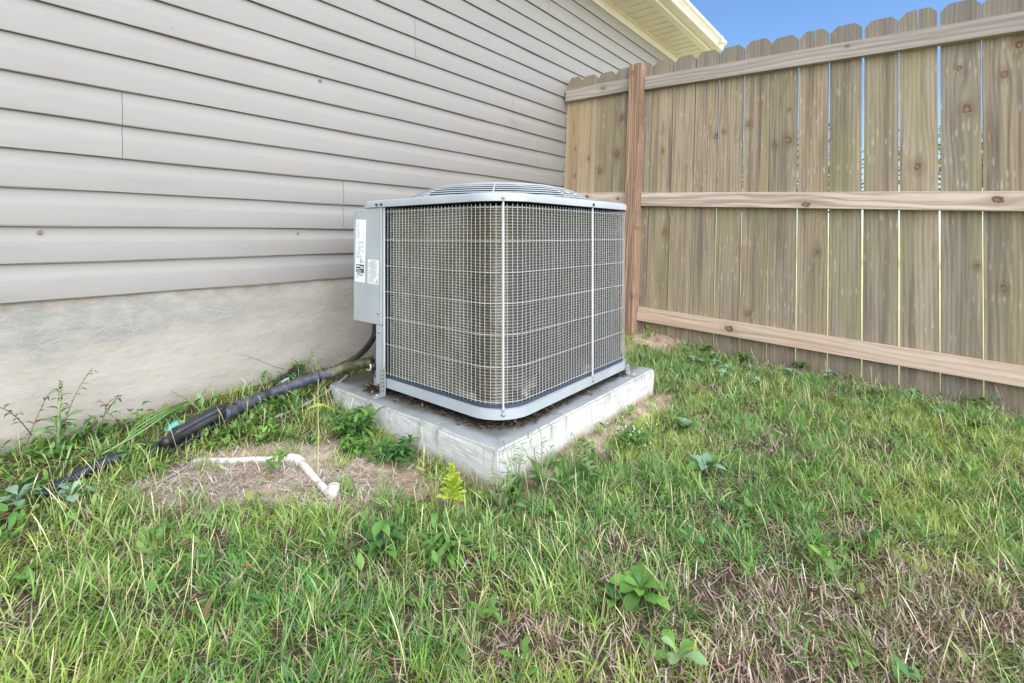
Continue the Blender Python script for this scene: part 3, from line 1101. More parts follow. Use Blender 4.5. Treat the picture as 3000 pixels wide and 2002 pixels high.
rings = [lidring(.006, .813), lidring(.0085, .814), lidring(.0085, .833), lidring(.006, .8385), lidring(.0, .8405), lidring(-.02, .8415)]
N = len(rings[0])
FCX, FCY, FR = 1.515, 1.325, .380
ang = [math.atan2(q[1] - FCY, q[0] - FCX) for q in rings[-1]]
rings.append([(FCX + (FR + .006) * math.cos(a), FCY + (FR + .006) * math.sin(a), .8425) for a in ang])
rings.append([(FCX + (FR - .004) * math.cos(a), FCY + (FR - .004) * math.sin(a), .8475) for a in ang])
rings.append([(FCX + (FR - .010) * math.cos(a), FCY + (FR - .010) * math.sin(a), .842) for a in ang])
rings.append([(FCX + (FR - .012) * math.cos(a), FCY + (FR - .012) * math.sin(a), .78) for a in ang])
mb = MB()
vs = [v for r in rings for v in r]
fs = []
for r in range(len(rings) - 1):
    for i in range(N):
        fs.append((r * N + i, r * N + (i + 1) % N, (r + 1) * N + (i + 1) % N, (r + 1) * N + i))
mb.add(vs, fs, 0, True)
o = ap(mb, 'lid', M['paint'])
try:
    o.data.set_sharp_from_angle(angle=math.radians(35))
except Exception:
    pass
lid = o
# dark underside plate and fan
mb = MB(); p = lidring(-.01, .8115); mb.add(p, [tuple(range(len(p)))]); ap(mb, 'lid_liner', M['dark'])
for (sx, sy, nx, ny, m) in ((1.078 - .0085, 1.549, -1, 0, 'rust'), (1.078 - .0085, 1.520, -1, 0, 'rust'), (bars[0][0] - .008, bars[0][1] - .008, -.7, -.7, 'screw'), (1.592, YA - .0085, 0, -1, 'rust')):
    mb = MB(); mb.tube([(sx, sy, .8235), (sx + nx * .005, sy + ny * .005, .8235)], [.0055, .0045], 8); ap(mb, 'screw', M[m], lid)
# fan guard
def dome(r):
    return .846 + .064 * (1 - (r / FR) ** 4.4)


guard = MB()
guard.tube([(FCX + .055 * math.cos(a * math.pi / 12), FCY + .055 * math.sin(a * math.pi / 12), dome(.055)) for a in range(24)], .004, 6, closed=True)
guard.add([(FCX + .05 * math.cos(a * math.pi / 8), FCY + .05 * math.sin(a * math.pi / 8), dome(.05)) for a in range(16)], [tuple(range(16))])
fg = ap(guard, 'fan_guard', M['wire'])
radii = [FR * max(0., 1 - (z - .846) / .064) ** (1 / 4.4) for z in (.8485, .8575, .8665, .8755, .8845, .8935, .9005, .9055)]
while radii[-1] > .09:
    radii.append(radii[-1] - .03)
for r in radii:
    n = 64 if r > .2 else 36
    mb = MB()
    mb.tube([(FCX + r * math.cos(2 * math.pi * a / n), FCY + r * math.sin(2 * math.pi * a / n), dome(r)) for a in range(n)], .0021, 5, closed=True)
    ap(mb, 'guard_ring', M['paint'], fg)
for j in range(8):
    a = math.radians(218 + 45 * j)
    mb = MB()
    mb.tube([(FCX + q * math.cos(a), FCY + q * math.sin(a), dome(q) - .0035) for q in np.linspace(.05, FR - .002, 12)], .003, 5)
    ap(mb, 'guard_spoke', M['wire'], fg)
fan = MB()
fan.tube([(FCX, FCY, .74), (FCX, FCY, .80)], .05, 12)
fan.tube([(FCX, FCY, .80), (FCX, FCY, .873)], .085, 16)
fan.tube([(FCX, FCY, .874), (FCX, FCY, .892)], [.29, .265], 32)  # added dark disc under the guard rings, keeps the gaps between them dark
for j in range(4):
    a = j * math.pi / 2 + .3
    vs = []
    for q, wd in ((.05, .06), (.18, .11), (.33, .13)):
        for s in (-1, 1):
            vs.append((FCX + q * math.cos(a) - s * wd * math.sin(a), FCY + q * math.sin(a) + s * wd * math.cos(a), .77 + s * .02))
    fan.add(vs, [(0, 2, 3, 1), (2, 4, 5, 3)])
ap(fan, 'fan', M['dark'])


# labels on the control box ------------------------------------------------
def text_geo(s, size):
    cu = bpy.data.curves.new('t', 'FONT'); cu.body = s; cu.size = size; cu.align_x = 'CENTER'; cu.resolution_u = 2
    ob = bpy.data.objects.new('t', cu); COL.objects.link(ob)
    dg = bpy.context.evaluated_depsgraph_get(); dg.update()
    me = bpy.data.meshes.new_from_object(ob.evaluated_get(dg))
    v = [tuple(q.co) for q in me.vertices]; f = [tuple(q.vertices) for q in me.polygons]
    bpy.data.objects.remove(ob); bpy.data.curves.remove(cu); bpy.data.meshes.remove(me)
    return v, f


class Label:
    """flat print; s runs to the viewer's right (-Y), t upwards"""
    def __init__(self, y0, z0, tilt, w, h):
        self.mb = MB(); self.y0, self.z0, self.tilt, self.w, self.h = y0, z0, tilt, w, h
        r = .004
        pts = []
        for cx, cy, a0 in ((r, r, 180), (w - r, r, 270), (w - r, h - r, 0), (r, h - r, 90)):
            for i in range(4):
                a = math.radians(a0 + 30 * i); pts.append((cx + r * math.cos(a), cy + r * math.sin(a)))
        self.poly(pts, 0, .0004)

    def P(self, s, t, d):
        c, q = math.cos(self.tilt), math.sin(self.tilt)
        return (XA - .0041 - d, self.y0 - (s * c - t * q), self.z0 + s * q + t * c)

    def poly(self, pts, mi, d=.0007):
        self.mb.add([self.P(s, t, d) for s, t in pts], [tuple(range(len(pts)))], mi)

    def bar(self, s0, s1, t, th, mi=1):
        self.poly([(s0, t), (s1, t), (s1, t + th), (s0, t + th)], mi)

    def text(self, s, cs, ct, size, mi=1):
        v, f = text_geo(s, size)
        self.mb.add([self.P(cs + a[0], ct + a[1], .0009) for a in v], f, mi)


L = Label(1.704, .524, math.radians(-2.0), .070, .247)
rl = random.Random(4)
for i, t in enumerate(np.linspace(.238, .172, 10)):
    L.bar(.006, .006 + rl.uniform(.014, .028), t, .0018, 1 if i % 3 == 2 else 2)
    if i > 5: L.bar(.052, .052 + rl.uniform(.006, .013), t - .001, .0018, 2)
for t in np.linspace(.160, .112, 11):
    L.bar(.010 + rl.uniform(0, .012), .03 + rl.uniform(.0, .02), t, .0014, 2)
    if rl.random() < .6: L.bar(.046, .056 + rl.uniform(0, .006), t, .0017, 1)
for t in (.106, .100, .095):
    L.bar(.006, .045 + rl.uniform(-.01, .012), t, .0015, 2)
ringp = [(.040 + .0062 * math.cos(a), .0835 + .0088 * math.sin(a)) for a in np.linspace(0, 2 * math.pi, 17)]
for (a, b), (c, d) in zip(ringp, ringp[1:]):
    L.poly([(a, b), (c, d), (.040 + (c - .040) * .74, .0835 + (d - .0835) * .78), (.040 + (a - .040) * .74, .0835 + (b - .0835) * .78)], 1)
L.bar(.0385, .0415, .0795, .008, 1); L.bar(.050, .062, .079, .003, 1)
L.bar(.008, .062, .037, .033, 1)
for (s0, s1, t, th) in ((.011, .032, .0605, .0055), (.036, .059, .0585, .0045), (.011, .034, .051, .003), (.038, .059, .053, .003), (.011, .044, .0455, .002), (.011, .052, .040, .0016)):
    L.poly([(s0, t), (s1, t), (s1, t + th), (s0, t + th)], 0, .0010)
L.bar(.016, .052, .0315, .0022, 1); L.bar(.013, .057, .0265, .0026, 1)
L.bar(.008, .028, .0195, .0012, 2); L.bar(.008, .026, .0165, .0012, 2)
o = ap(L.mb, 'rating_label', [M['white'], M['ink'], M['inkgrey']], cbox)
L = Label(1.617, .522, math.radians(-2.0), .072, .094)
for (t, s) in ((.0850, 'WARNING'), (.0590, 'AVERTISSEMENT'), (.0285, 'ADVERTENCIA')):
    L.text(s, .036, t, .0062)
    L.bar(.003, .069, t + .0065, .0005, 2); L.bar(.003, .069, t - .0022, .0005, 2)
t = .0805
while t > .004:
    if not any(-.003 < t - q < .0065 for q in (.0850, .0590, .0285)):
        L.bar(.005, (.048 if t < .022 else .066) - rl.uniform(0, .014), t, .0009, 2)
    t -= .00245
for tri in ([(.053, .0065), (.068, .0065), (.0605, .0205)],):
    L.poly(tri, 1); L.poly([(.0562, .0085), (.0648, .0085), (.0605, .0165)], 0, .001)
L.bar(.0598, .0612, .0095, .0045, 1)
L.bar(.045, .067, .0025, .0012, 1)
ap(L.mb, 'warning_label', [M['white'], M['ink'], M['inkgrey']], cbox)
# mounting legs
def leg(side):
    mb = MB(); ht = .205 if side == 'l' else .140
    if side == 'l':
        def T(a, b, c): return (XA - .014 - c, 1.507 - a, b)
    else:
        def T(a, b, c): return (1.895 + a, YA - .004 - c, b)
    w = .0165
    out = [(-w, .112), (w, .112)] + [(w * math.cos(q), ht + w * math.sin(q)) for q in np.linspace(0, math.pi, 9)]
    n = len(out)
    vs = [T(a, b, 0.) for a, b in out] + [T(a, b, -.0035) for a, b in out]
    mb.add(vs, [tuple(range(n)), tuple(range(n, 2 * n))[::-1]] + [(i, (i + 1) % n, n + (i + 1) % n, n + i) for i in range(n)])
    foot = [(-w, 0.), (w, 0.), (w, .030), (w * .6, .042), (-w * .6, .042), (-w, .030)]
    vs = [T(a, .1125, c) for a, c in foot] + [T(a, .1165, c) for a, c in foot]
    n = 6
    mb.add(vs, [tuple(range(n))[::-1], tuple(range(n, 2 * n))] + [(i, (i + 1) % n, n + (i + 1) % n, n + i) for i in range(n)])
    for i in range(6 if side == 'l' else 2):
        for s in (-1, 1):
            b = .128 + i * .0145 + (.004 if s > 0 else 0)
            hp_ = [T(s * .0075 + .0026 * math.cos(q), b + .0036 * math.sin(q), .0004) for q in np.linspace(0, 2 * math.pi, 9)[:-1]]
            mb.add(hp_, [tuple(range(8))], 1)
    o = ap(mb, 'mounting_leg', [M['galv'], M['dark']])
    c = T(0, .1165, .022); d = T(0, .122, .022)
    mb = MB(); mb.tube([c, d], [.009, .007], 6); ap(mb, 'bolt', M['screw'], o)


leg('l'); leg('r')
# service valves beside the corner post
mb = MB()
mb.tube([(1.115, 1.612, .128), (1.115, 1.612, .165), (1.115, 1.612, .168), (1.115, 1.612, .222), (1.115, 1.612, .226), (1.115, 1.612, .240)], [.013, .013, .010, .010, .014, .014], 10)
v = ap(mb, 'service_valve', M['valve'])
mb = MB(); mb.tube([(1.118, 1.612, .193), (1.092, 1.622, .193)], .0145, 12); q = ap(mb, 'valve_cap', M['rubber'], v)
mb = MB(); mb.tube([(1.092, 1.622, .193), (1.089, 1.623, .193)], .0105, 12); mb.tube([(1.089, 1.623, .193), (1.0885, 1.623, .193)], .004, 8, mi=1); ap(mb, 'cap_washer', [M['white'], M['dark']], v)
mb = MB(); mb.tube([(1.112, 1.625, .176), (1.088, 1.650, .175)], .0052, 8); ap(mb, 'copper_stub', M['copper'], v)
mb = MB(); mb.box(1.09, 1.13, 1.575, 1.60, .125, .155, bev=.002); ap(mb, 'valve_bracket', M['galv'])

# ------------------------------------------------------------------ pipes, hoses and small things
def spiral_noise(pts, amp, seed):
    r = random.Random(seed)
    return [Vector(p) + Vector((r.uniform(-amp, amp), r.uniform(-amp, amp), r.uniform(-amp, amp))) for p in pts]


line = empty('insulated_pipe', (.9, 1.86, gz(.9, 1.86)), 'long insulated pipe wrapped in grey and yellowed tape running from the unit along the wall', 'pipe')
off = Vector(line.location)


def lp(mb, name, mat, parent, off):
    o = mb.build(name, mat); o.parent = parent
    o.data.transform(Matrix.Translation(-off))
    return o


LP = [(1.124, 1.66, 0.199), (1.071, 1.74, 0.176), (1.006, 1.79, 0.155), (0.936, 1.83, 0.134), (0.85, 1.85, 0.117), (0.798, 1.85, 0.11), (0.714, 1.83, 0.102), (0.627, 1.79, 0.097)]
LQ = [(0.627, 1.79, 0.097), (0.571, 1.76, 0.095), (0.516, 1.735, 0.088), (0.472, 1.71, 0.086), (0.43, 1.68, 0.09)]
cp_ = curve_pts(LP, 8)
nn = len(cp_)
split_i = int(nn * .56)
def sleeve(pts, r, name, mat, seed, n=14):
    rr_ = [r * (1 + .07 * math.sin(i * 1.3 + seed) + .04 * math.sin(i * 3.1 + seed * 2)) for i in range(len(pts))]
    mb = MB(); mb.tube(pts, rr_, n)
    for i, vv in enumerate(mb.v):
        x, y, z = vv
        d = (float(vnoise(x * 1. + z, y + z, .02, seed)) - .5) * .006
        mb.v[i] = (x, y + d, z + d)
    return lp(mb, name, mat, line, off)


sleeve(cp_[:20], .019, 'taped_sleeve', M['sleeve'], 3)
sleeve(cp_[19:40], .0205, 'taped_sleeve', M['sleeve'], 5)
sleeve(cp_[39:], .021, 'taped_sleeve', M['sleeve'], 8)
for i, r in ((10, .0212), (19, .0225), (30, .0228), (40, .0232), (50, .0238)):
    mb = MB(); mb.tube(cp_[i:i + 3], [r, r * 1.02, r * .99], 14, caps=False); lp(mb, 'tape_band', M['sleeve'] if i != 40 else M['rubber'], line, off)
# torn foam, split lengthwise: open half shells around a bare hose
def torn(pts, r, a0, a1, mat, seed, name='torn_foam'):
    pts = curve_pts(pts, 8); mb = MB()
    rl_ = random.Random(seed)
    m = len(pts); n = 9; vs = []
    for layer, rad in ((0, r), (1, r * .72)):
        for i, p in enumerate(pts):
            t = (pts[min(i + 1, m - 1)] - pts[max(i - 1, 0)]).normalized()
            nr = t.cross(Vector((0, 0, 1))).normalized(); up = nr.cross(t)
            j0 = a0 + rl_.uniform(-.18, .18); j1 = a1 + rl_.uniform(-.18, .18)
            for j in range(n):
                a = j0 + (j1 - j0) * j / (n - 1)
                vs.append(p + (nr * math.cos(a) + up * math.sin(a)) * rad * (1 + rl_.uniform(-.04, .04)))
    fs = []
    for L_ in range(2):
        b = L_ * m * n
        for i in range(m - 1):
            for j in range(n - 1):
                fs.append((b + i * n + j, b + i * n + j + 1, b + (i + 1) * n + j + 1, b + (i + 1) * n + j))
    for i in range(m - 1):
        for j in (0, n - 1):
            fs.append((i * n + j, (i + 1) * n + j, m * n + (i + 1) * n + j, m * n + i * n + j))
    for i in (0, m - 1):
        for j in range(n - 1):
            fs.append((i * n + j, i * n + j + 1, m * n + i * n + j + 1, m * n + i * n + j))
    mb.add(vs, fs, 0, False)
    return lp(mb, name, mat, line, off)


torn(LQ, .0255, -2.6, .9, M['rubber'], 3)
torn([(q[0], q[1] + .012, q[2] + .014) for q in LQ[:4]], .021, .9, 2.5, M['rubber'], 6)
mb = MB(); mb.tube(curve_pts([(q[0], q[1], q[2] + .010) for q in LQ], 6), .013, 10); lp(mb, 'inner_tube', M['conduit'], line, off)
mb = MB(); mb.tube(curve_pts([(q[0] - .004, q[1] - .006, q[2] + .026) for q in LQ[:4]], 6), [.003] + [.006] * 17 + [.003], 6); lp(mb, 'foam_edge', M['sleeve'], line, off)

mb = MB()
hp2 = curve_pts([(.62, 1.86, .10), (.56, 1.84, .092), (.50, 1.79, .084), (.44, 1.745, .074), (.38, 1.72, .055)], 8)
mb.tube(hp2, .0125, 10)
tag(mb.build('water_hose', M['hose']), 'thin blue-black hose emerging from weeds beneath the torn pipe insulation', 'hose')

# corrugated drain tube
mb = MB()
cpt = curve_pts([(.168, 1.668, .052), (.205, 1.682, .062), (.26, 1.703, .072), (.31, 1.722, .076), (.352, 1.738, .070)], 60)
mb.tube(cpt, [.0135 + .0032 * (1 if (i // 3) % 2 else -.6) for i in range(len(cpt))], 12)
t = mb.build('corrugated_tube', M['corr'])
tag(t, 'short ribbed black drainage tube lying in the weeds at the wall', 'tube')

# teal plastic hoop half buried behind the hose
mb = MB()
arc = [(.455 + .13 * i / 16, 1.86 + .03 * math.sin(i / 16 * 3), .052 + .05 * math.sin(math.pi * (i / 16) * .95 + .1)) for i in range(17)]
arc = [(a, b, c - .014) for a, b, c in arc]
vs = []
for p in arc:
    vs += [(p[0], p[1], p[2]), (p[0] + .004, p[1] - .018, p[2] - .010), (p[0], p[1] - .014, p[2] - .022), (p[0], p[1] + .006, p[2] - .016)]
fs = []
for i in range(16):
    for j in range(4):
        fs.append((i * 4 + j, i * 4 + (j + 1) % 4, (i + 1) * 4 + (j + 1) % 4, (i + 1) * 4 + j))
mb.add(vs, fs, 0, True)
tag(mb.build('plastic_scrap', M['teal']), 'curved turquoise plastic scrap half buried against the foundation', 'plastic scrap')

# black box with a white sticker
bx = empty('plastic_box', (.945, 1.985, .078), 'black plastic box with white sticker wedged between pipe and wall', 'box')
bx.rotation_euler = (math.radians(-8), math.radians(-15), math.radians(3))
MB().box(-.065, .06, -.022, .03, .0, .052, bev=.004).build('body', M['rubber'], bx)
MB().box(.028, .052, -.026, .032, -.004, .058, bev=.003).build('end_cap', M['rubber'], bx)
mb = MB(); mb.box(-.040, .0, -.0232, -.0221, .008, .044)
for i in range(4):
    mb.box(-.034, -.008, -.0238, -.0233, .014 + i * .006, .0165 + i * .006, mi=1)
mb.build('sticker', [M['white'], M['inkgrey']], bx)

# electrical conduit from the control box
mb = MB()
mb.tube(curve_pts([(1.165, 1.70, .380), (1.168, 1.702, .33), (1.165, 1.715, .28), (1.150, 1.75, .23), (1.125, 1.80, .185), (1.08, 1.85, .15), (1.02, 1.90, .11)], 8), .0125, 10)
c = mb.build('electrical_conduit', M['conduit'])
tag(c, 'scuffed black flexible conduit dropping from the control box to the ground', 'conduit')
mb = MB()
mb.tube(curve_pts([(1.14, 1.63, .36), (1.13, 1.645, .31), (1.125, 1.70, .26), (1.12, 1.76, .20), (1.09, 1.80, .16)], 6), .0022, 6)
tag(mb.build('control_wire', M['conduit']), 'thin black wire hanging beside the conduit under the control box', 'wire')

# thin grey cable on the ground
mb = MB()
mb.tube(curve_pts([(1.10, 1.80, .125), (1.05, 1.786, .108), (1.0, 1.775, .09), (.951, 1.766, .078), (.875, 1.75, .066), (.821, 1.744, .062), (.75, 1.735, .058)], 6), .0048, 8)
tag(mb.build('grey_cable', M['cable']), 'thin pale grey cable running through weeds to the broken pad corner', 'cable')
mb = MB()
mb.tube(curve_pts([(.30, 1.545, gz(.30, 1.545) + .004), (.40, 1.57, gz(.40, 1.57) + .006), (.475, 1.60, gz(.475, 1.6) + .007)], 4), .0035, 6)
tag(mb.build('dry_stick', M['cable']), 'pale dry stick lying on bare soil left of the white pipe', 'stick')

# white pvc drain
pv = empty('pvc_drain', (.66, 1.4, gz(.66, 1.4)), 'white plastic drain pipe half buried in bare soil with an elbow and open riser', 'drain pipe')
po = Vector(pv.location)
def gp_(x, y, h): return (x, y, gz(x, y) + h)
mb = MB(); mb.tube([gp_(.492, 1.628, -.003), gp_(.535, 1.587, .001), gp_(.575, 1.545, .003), gp_(.61, 1.51, .005), gp_(.695, 1.425, .006)], .0102, 12); lp(mb, 'pipe', M['pvc'], pv, po)
mb = MB(); mb.tube([gp_(.700, 1.416, .009), gp_(.695, 1.35, .007), gp_(.682, 1.26, .007), gp_(.676, 1.195, .006)], .0102, 12); lp(mb, 'pipe', M['pvc'], pv, po)
mb = MB(); mb.tube(curve_pts([gp_(.680, 1.441, .008), gp_(.698, 1.424, .009), gp_(.6995, 1.395, .008)], 4), .0142, 12); lp(mb, 'elbow', M['pvc'], pv, po)
mb = MB()
c0 = Vector(gp_(.678, 1.187, -.006))
mb.tube([c0, c0 + Vector((.003, -.002, .02)), c0 + Vector((.006, -.003, .036))], .0150, 14, caps=False)
mb.tube([c0 + Vector((.006, -.003, .036)), c0 + Vector((.005, -.003, .024))], [.0150, .0118], 14, caps=False)
mb.tube([c0 + Vector((.006, -.003, .0355)), c0 + Vector((.003, -.002, .018))], .0120, 14, caps=True)
mb.tube([Vector(gp_(.6765, 1.205, .006)), c0 + Vector((0, 0, .012))], .0142, 12)
lp(mb, 'riser', M['pvc'], pv, po)

# ------------------------------------------------------------------ grass and ground litter
def blades(name, root, az, L, W, t0, t1, col, mat, prof=(.75, 1., .8), tw=None, label=None, cat=None, clip=True):
    n = len(L); S = len(prof)
    if n == 0:
        return None
    V = np.zeros((n, 2 * S + 1, 3))
    pos = root.copy()
    dv = np.stack([np.cos(az), np.sin(az), np.zeros(n)], -1)
    twa = (rng.uniform(-1., 1., n) if tw is None else tw)
    side = np.stack([-np.sin(az + twa), np.cos(az + twa), np.zeros(n)], -1)
    for s in range(S + 1):
        if s > 0:
            a = t0 + (t1 - t0) * ((s - .5) / S)
            pos = pos + (dv * np.sin(a)[:, None] + np.array([0, 0, 1]) * np.cos(a)[:, None]) * (L / S)[:, None]
        if s < S:
            V[:, 2 * s] = pos - side * (W * prof[s] / 2)[:, None]
            V[:, 2 * s + 1] = pos + side * (W * prof[s] / 2)[:, None]
        else:
            V[:, 2 * S] = pos
    if clip:
        g_ = root[:, 2][:, None] + .002
        V[:, 2:, 2] = np.maximum(V[:, 2:, 2], g_ + rng.uniform(0, .006, (n, 1)))
    nv = 2 * S + 1
    base = (np.arange(n) * nv)[:, None]
    li = []; starts = []; tot = []
    per = []
    for s in range(S - 1):
        per += [2 * s, 2 * s + 1, 2 * s + 3, 2 * s + 2]; tot.append(4)
    per += [2 * S - 2, 2 * S - 1, 2 * S]; tot.append(3)
    loops = (base + np.array(per)[None, :]).ravel()
    tot = np.array(tot); st = np.concatenate([[0], np.cumsum(tot)[:-1]])
    starts = ((np.arange(n) * tot.sum())[:, None] + st[None, :]).ravel()
    me = bpy.data.meshes.new(name)
    me.vertices.add(n * nv); me.vertices.foreach_set('co', V.astype(np.float32).ravel())
    me.loops.add(len(loops)); me.loops.foreach_set('vertex_index', loops.astype(np.int32))
    me.polygons.add(len(starts)); me.polygons.foreach_set('loop_start', starts.astype(np.int32))
    me.update(calc_edges=True)
    me.polygons.foreach_set('use_smooth', np.ones(len(starts), bool))
    at = me.attributes.new('col', 'FLOAT_COLOR', 'POINT')
    c4 = np.ones((n, nv, 4), np.float32); c4[:, :, :3] = col[:, None, :]
    at.data.foreach_set('color', c4.ravel())
    o = link(name, me, mat)
    tag(o, label, cat, kind='stuff')
    return o


def scatter(n, x0=-1.3, x1=2.97, y0=-1.5, y1=2.03):
    x = rng.uniform(x0, x1, n); y = rng.uniform(y0, y1, n)
    pad = (x > .992) & (x < 2.066) & (y > .868) & (y < 1.81)
    k = ~pad & (np.hypot(x, y) > .33)
    x, y = x[k], y[k]
    # thin out what lies behind and beside the camera
    dep = x * .7703 + y * .6377; r_ = x * .6377 - y * .7703
    vis = (dep > .5) & (np.abs(r_) < 1.25 * dep + .15)
    hid = (y > 1.62) & (x > 1.0) & (x < 2.1)
    k = (vis & ~hid) | (rng.random(len(x)) < .22)
    return x[k], y[k]


def pick(pal, wts, n):
    pal = np.array(pal); i = rng.choice(len(pal), n, p=np.array(wts) / sum(wts))
    c = pal[i] * rng.uniform(.72, 1.3, (n, 1)) * rng.uniform(.93, 1.07, (n, 3))
    return np.clip(c, .005, .9)


def zones(x, y):
    lit = mask(x, y, P_LITTER, .05, 5)
    sand = np.maximum.reduce([mask(x, y, P_SANDL, .035, 15), mask(x, y, P_SANDR, .03, 17), mask(x, y, P_SANDF, .06, 19)])
    fen = mask(x, y, P_FENCE, .04, 9)
    dead = np.maximum.reduce([mask(x, y, P_DEAD, .12, 12, 2.2) * .9, mask(x, y, P_DEADB, .05, 13) * .7, mask(x, y, P_DEADC, .08, 14) * .3])
    dead = dead * (1 - .6 * smooth(.55, .75, vnoise(x, y, .13, 23)))
    wall = mask(x, y, P_WALL, .06, 21)
    return lit, sand, fen, dead, wall


# green turf
x, y = scatter(620000)
lit, sand, fen, dead, wall = zones(x, y)
cl = vnoise(x, y, .10, 61) * .6 + vnoise(x, y, .035, 62) * .5
dens = .22 + 1.1 * smooth(.35, .75, cl)
ed = vnoise(x, y, .055, 67)
dens *= (1 - (.985 - .5 * smooth(.6, .8, ed)) * lit) * (1 - (.93 - .55 * smooth(.5, .75, ed)) * sand) * (1 - .72 * fen) * (1 - .62 * dead * (.5 + .9 * vnoise(x, y, .08, 66))) * (1 - .75 * wall)
k = rng.random(len(x)) < dens * .85
x, y = x[k], y[k]; dead = dead[k]; n = len(x)
tuft = vnoise(x, y, .06, 63)
az = tuft * 14 + rng.normal(0, .9, n)
tone = vnoise(x, y, .35, 64) * .7 + vnoise(x, y, .12, 65) * .5
yel = smooth(.40, .92, tone)
cA = pick([(.13, .29, .05), (.165, .345, .065), (.105, .27, .095), (.22, .40, .085)], [3, 3, 3, 2], n)
cB = pick([(.36, .47, .09), (.43, .50, .135), (.28, .44, .08)], [3, 2, 3], n)
col = cA * (1 - yel[:, None]) + cB * yel[:, None]
dr = rng.random(n) < (.15 + .3 * dead)
col[dr] = pick([(.46, .38, .21), (.50, .43, .27), (.36, .28, .15)], [3, 2, 2], int(dr.sum()))
Lb = rng.uniform(.020, .058, n) * (.75 + .6 * tuft) * (1 - .25 * dead)
t0 = np.abs(rng.normal(.55, .4, n)); t1 = t0 + rng.uniform(.1, 1.2, n)
blades('grass', np.stack([x, y, ground_z(x, y) - .003], -1), az, Lb, rng.uniform(.0014, .0031, n), t0, np.minimum(t1, 2.1), col, M['grass'],
       label='patchy green lawn grass growing around the concrete pad', cat='grass')
N_TURF = n

# broader crabgrass tufts
tx, ty = scatter(1000)
lit, sand, fen, dead, wall = zones(tx, ty)
k = rng.random(len(tx)) < (1 - lit) * (1 - sand) * (1 - .6 * dead) * (1 - .5 * fen) * .9
tx, ty = tx[k], ty[k]
m = rng.integers(8, 20, len(tx))
x = np.repeat(tx, m) + rng.normal(0, .010, m.sum()); y = np.repeat(ty, m) + rng.normal(0, .010, m.sum()); n = len(x)
shade = np.repeat(rng.uniform(0, 1, len(tx)), m)
c1 = pick([(.13, .29, .09), (.16, .34, .11)], [1, 1], n); c2 = pick([(.32, .46, .12), (.36, .47, .17)], [1, 1], n)
col = c1 * (1 - shade[:, None]) + c2 * shade[:, None]
t0 = rng.uniform(.1, .9, n)
k = ~((x > .99) & (x < 2.07) & (y > .866))
blades('crabgrass', np.stack([x, y, ground_z(x, y) - .003], -1)[k], rng.uniform(0, 6.28, n)[k], (rng.uniform(.035, .085, n) * np.repeat(rng.uniform(.6, 1.15, len(tx)), m))[k],
       rng.uniform(.003, .0055, n)[k], t0[k], (t0 + rng.uniform(.4, 1.4, n))[k], col[k], M['grass'],
       label='broad bladed crabgrass tufts scattered through the lawn', cat='grass')

# tall thin seed stalks
sx, sy = scatter(24000)
lit, sand, fen, dead, wall = zones(sx, sy)
cl = vnoise(sx, sy, .22, 71)
k = rng.random(len(sx)) < (.15 + .85 * smooth(.4, .8, cl)) * (1 - .93 * lit) * (1 - .9 * sand) * (1 - .75 * dead) * (1 - .7 * wall) * (1 - .7 * fen)
x, y = sx[k], sy[k]; n = len(x)
col = pick([(.58, .52, .26), (.50, .52, .21), (.60, .50, .33), (.40, .47, .16)], [3, 3, 2, 2], n)
t0 = np.abs(rng.normal(.13, .16, n)); t1 = t0 + np.abs(rng.normal(.3, .5, n))
blades('seed_stalks', np.stack([x, y, ground_z(x, y)], -1), rng.uniform(0, 6.28, n), rng.uniform(.04, .125, n), rng.uniform(.0008, .00145, n), t0, t1, col, M['straw'],
       prof=(.8, .75, .75, 1.1, 1.6), tw=rng.uniform(-1.5, 1.5, n), label='thin straw coloured seed stalks standing above the lawn', cat='grass')

# dead thatch
x, y = scatter(430000)
lit, sand, fen, dead, wall = zones(x, y)
dens = np.clip(.21 + .9 * dead + .62 * lit * (1 - .75 * sand) + .10 * sand + .35 * fen, 0, 1) * (1 - .8 * wall * (1 - lit))
k = rng.random(len(x)) < dens * (.45 + .55 * smooth(.3, .6, vnoise(x, y, .06, 81)))
x, y = x[k], y[k]; n = len(x); lit = lit[k]; dead = dead[k]
c1 = pick([(.36, .26, .19), (.46, .36, .27), (.15, .09, .065), (.60, .52, .43)], [4, 3, 4, 2], n)
c2 = pick([(.40, .335, .27), (.50, .43, .36), (.28, .215, .16), (.60, .54, .47)], [4, 3, 3, 1], n)
col = np.where((lit > .4)[:, None], c2, c1)
t0 = rng.uniform(1.05, 1.6, n); t0 = np.where(dead > .4, rng.uniform(.3, 1.5, n), t0)
zz_ = ground_z(x, y) + rng.uniform(0, .009, n) * np.where(dead > .4, 1.8, 1)
blades('dead_grass', np.stack([x, y, zz_], -1), rng.uniform(0, 6.28, n), rng.uniform(.014, .044, n), rng.uniform(.0012, .0028, n), t0, t0 + rng.uniform(-.7, .8, n), col, M['straw'],
       label='dry brown thatch and straw litter lying on the bare soil', cat='dead grass', clip=False)

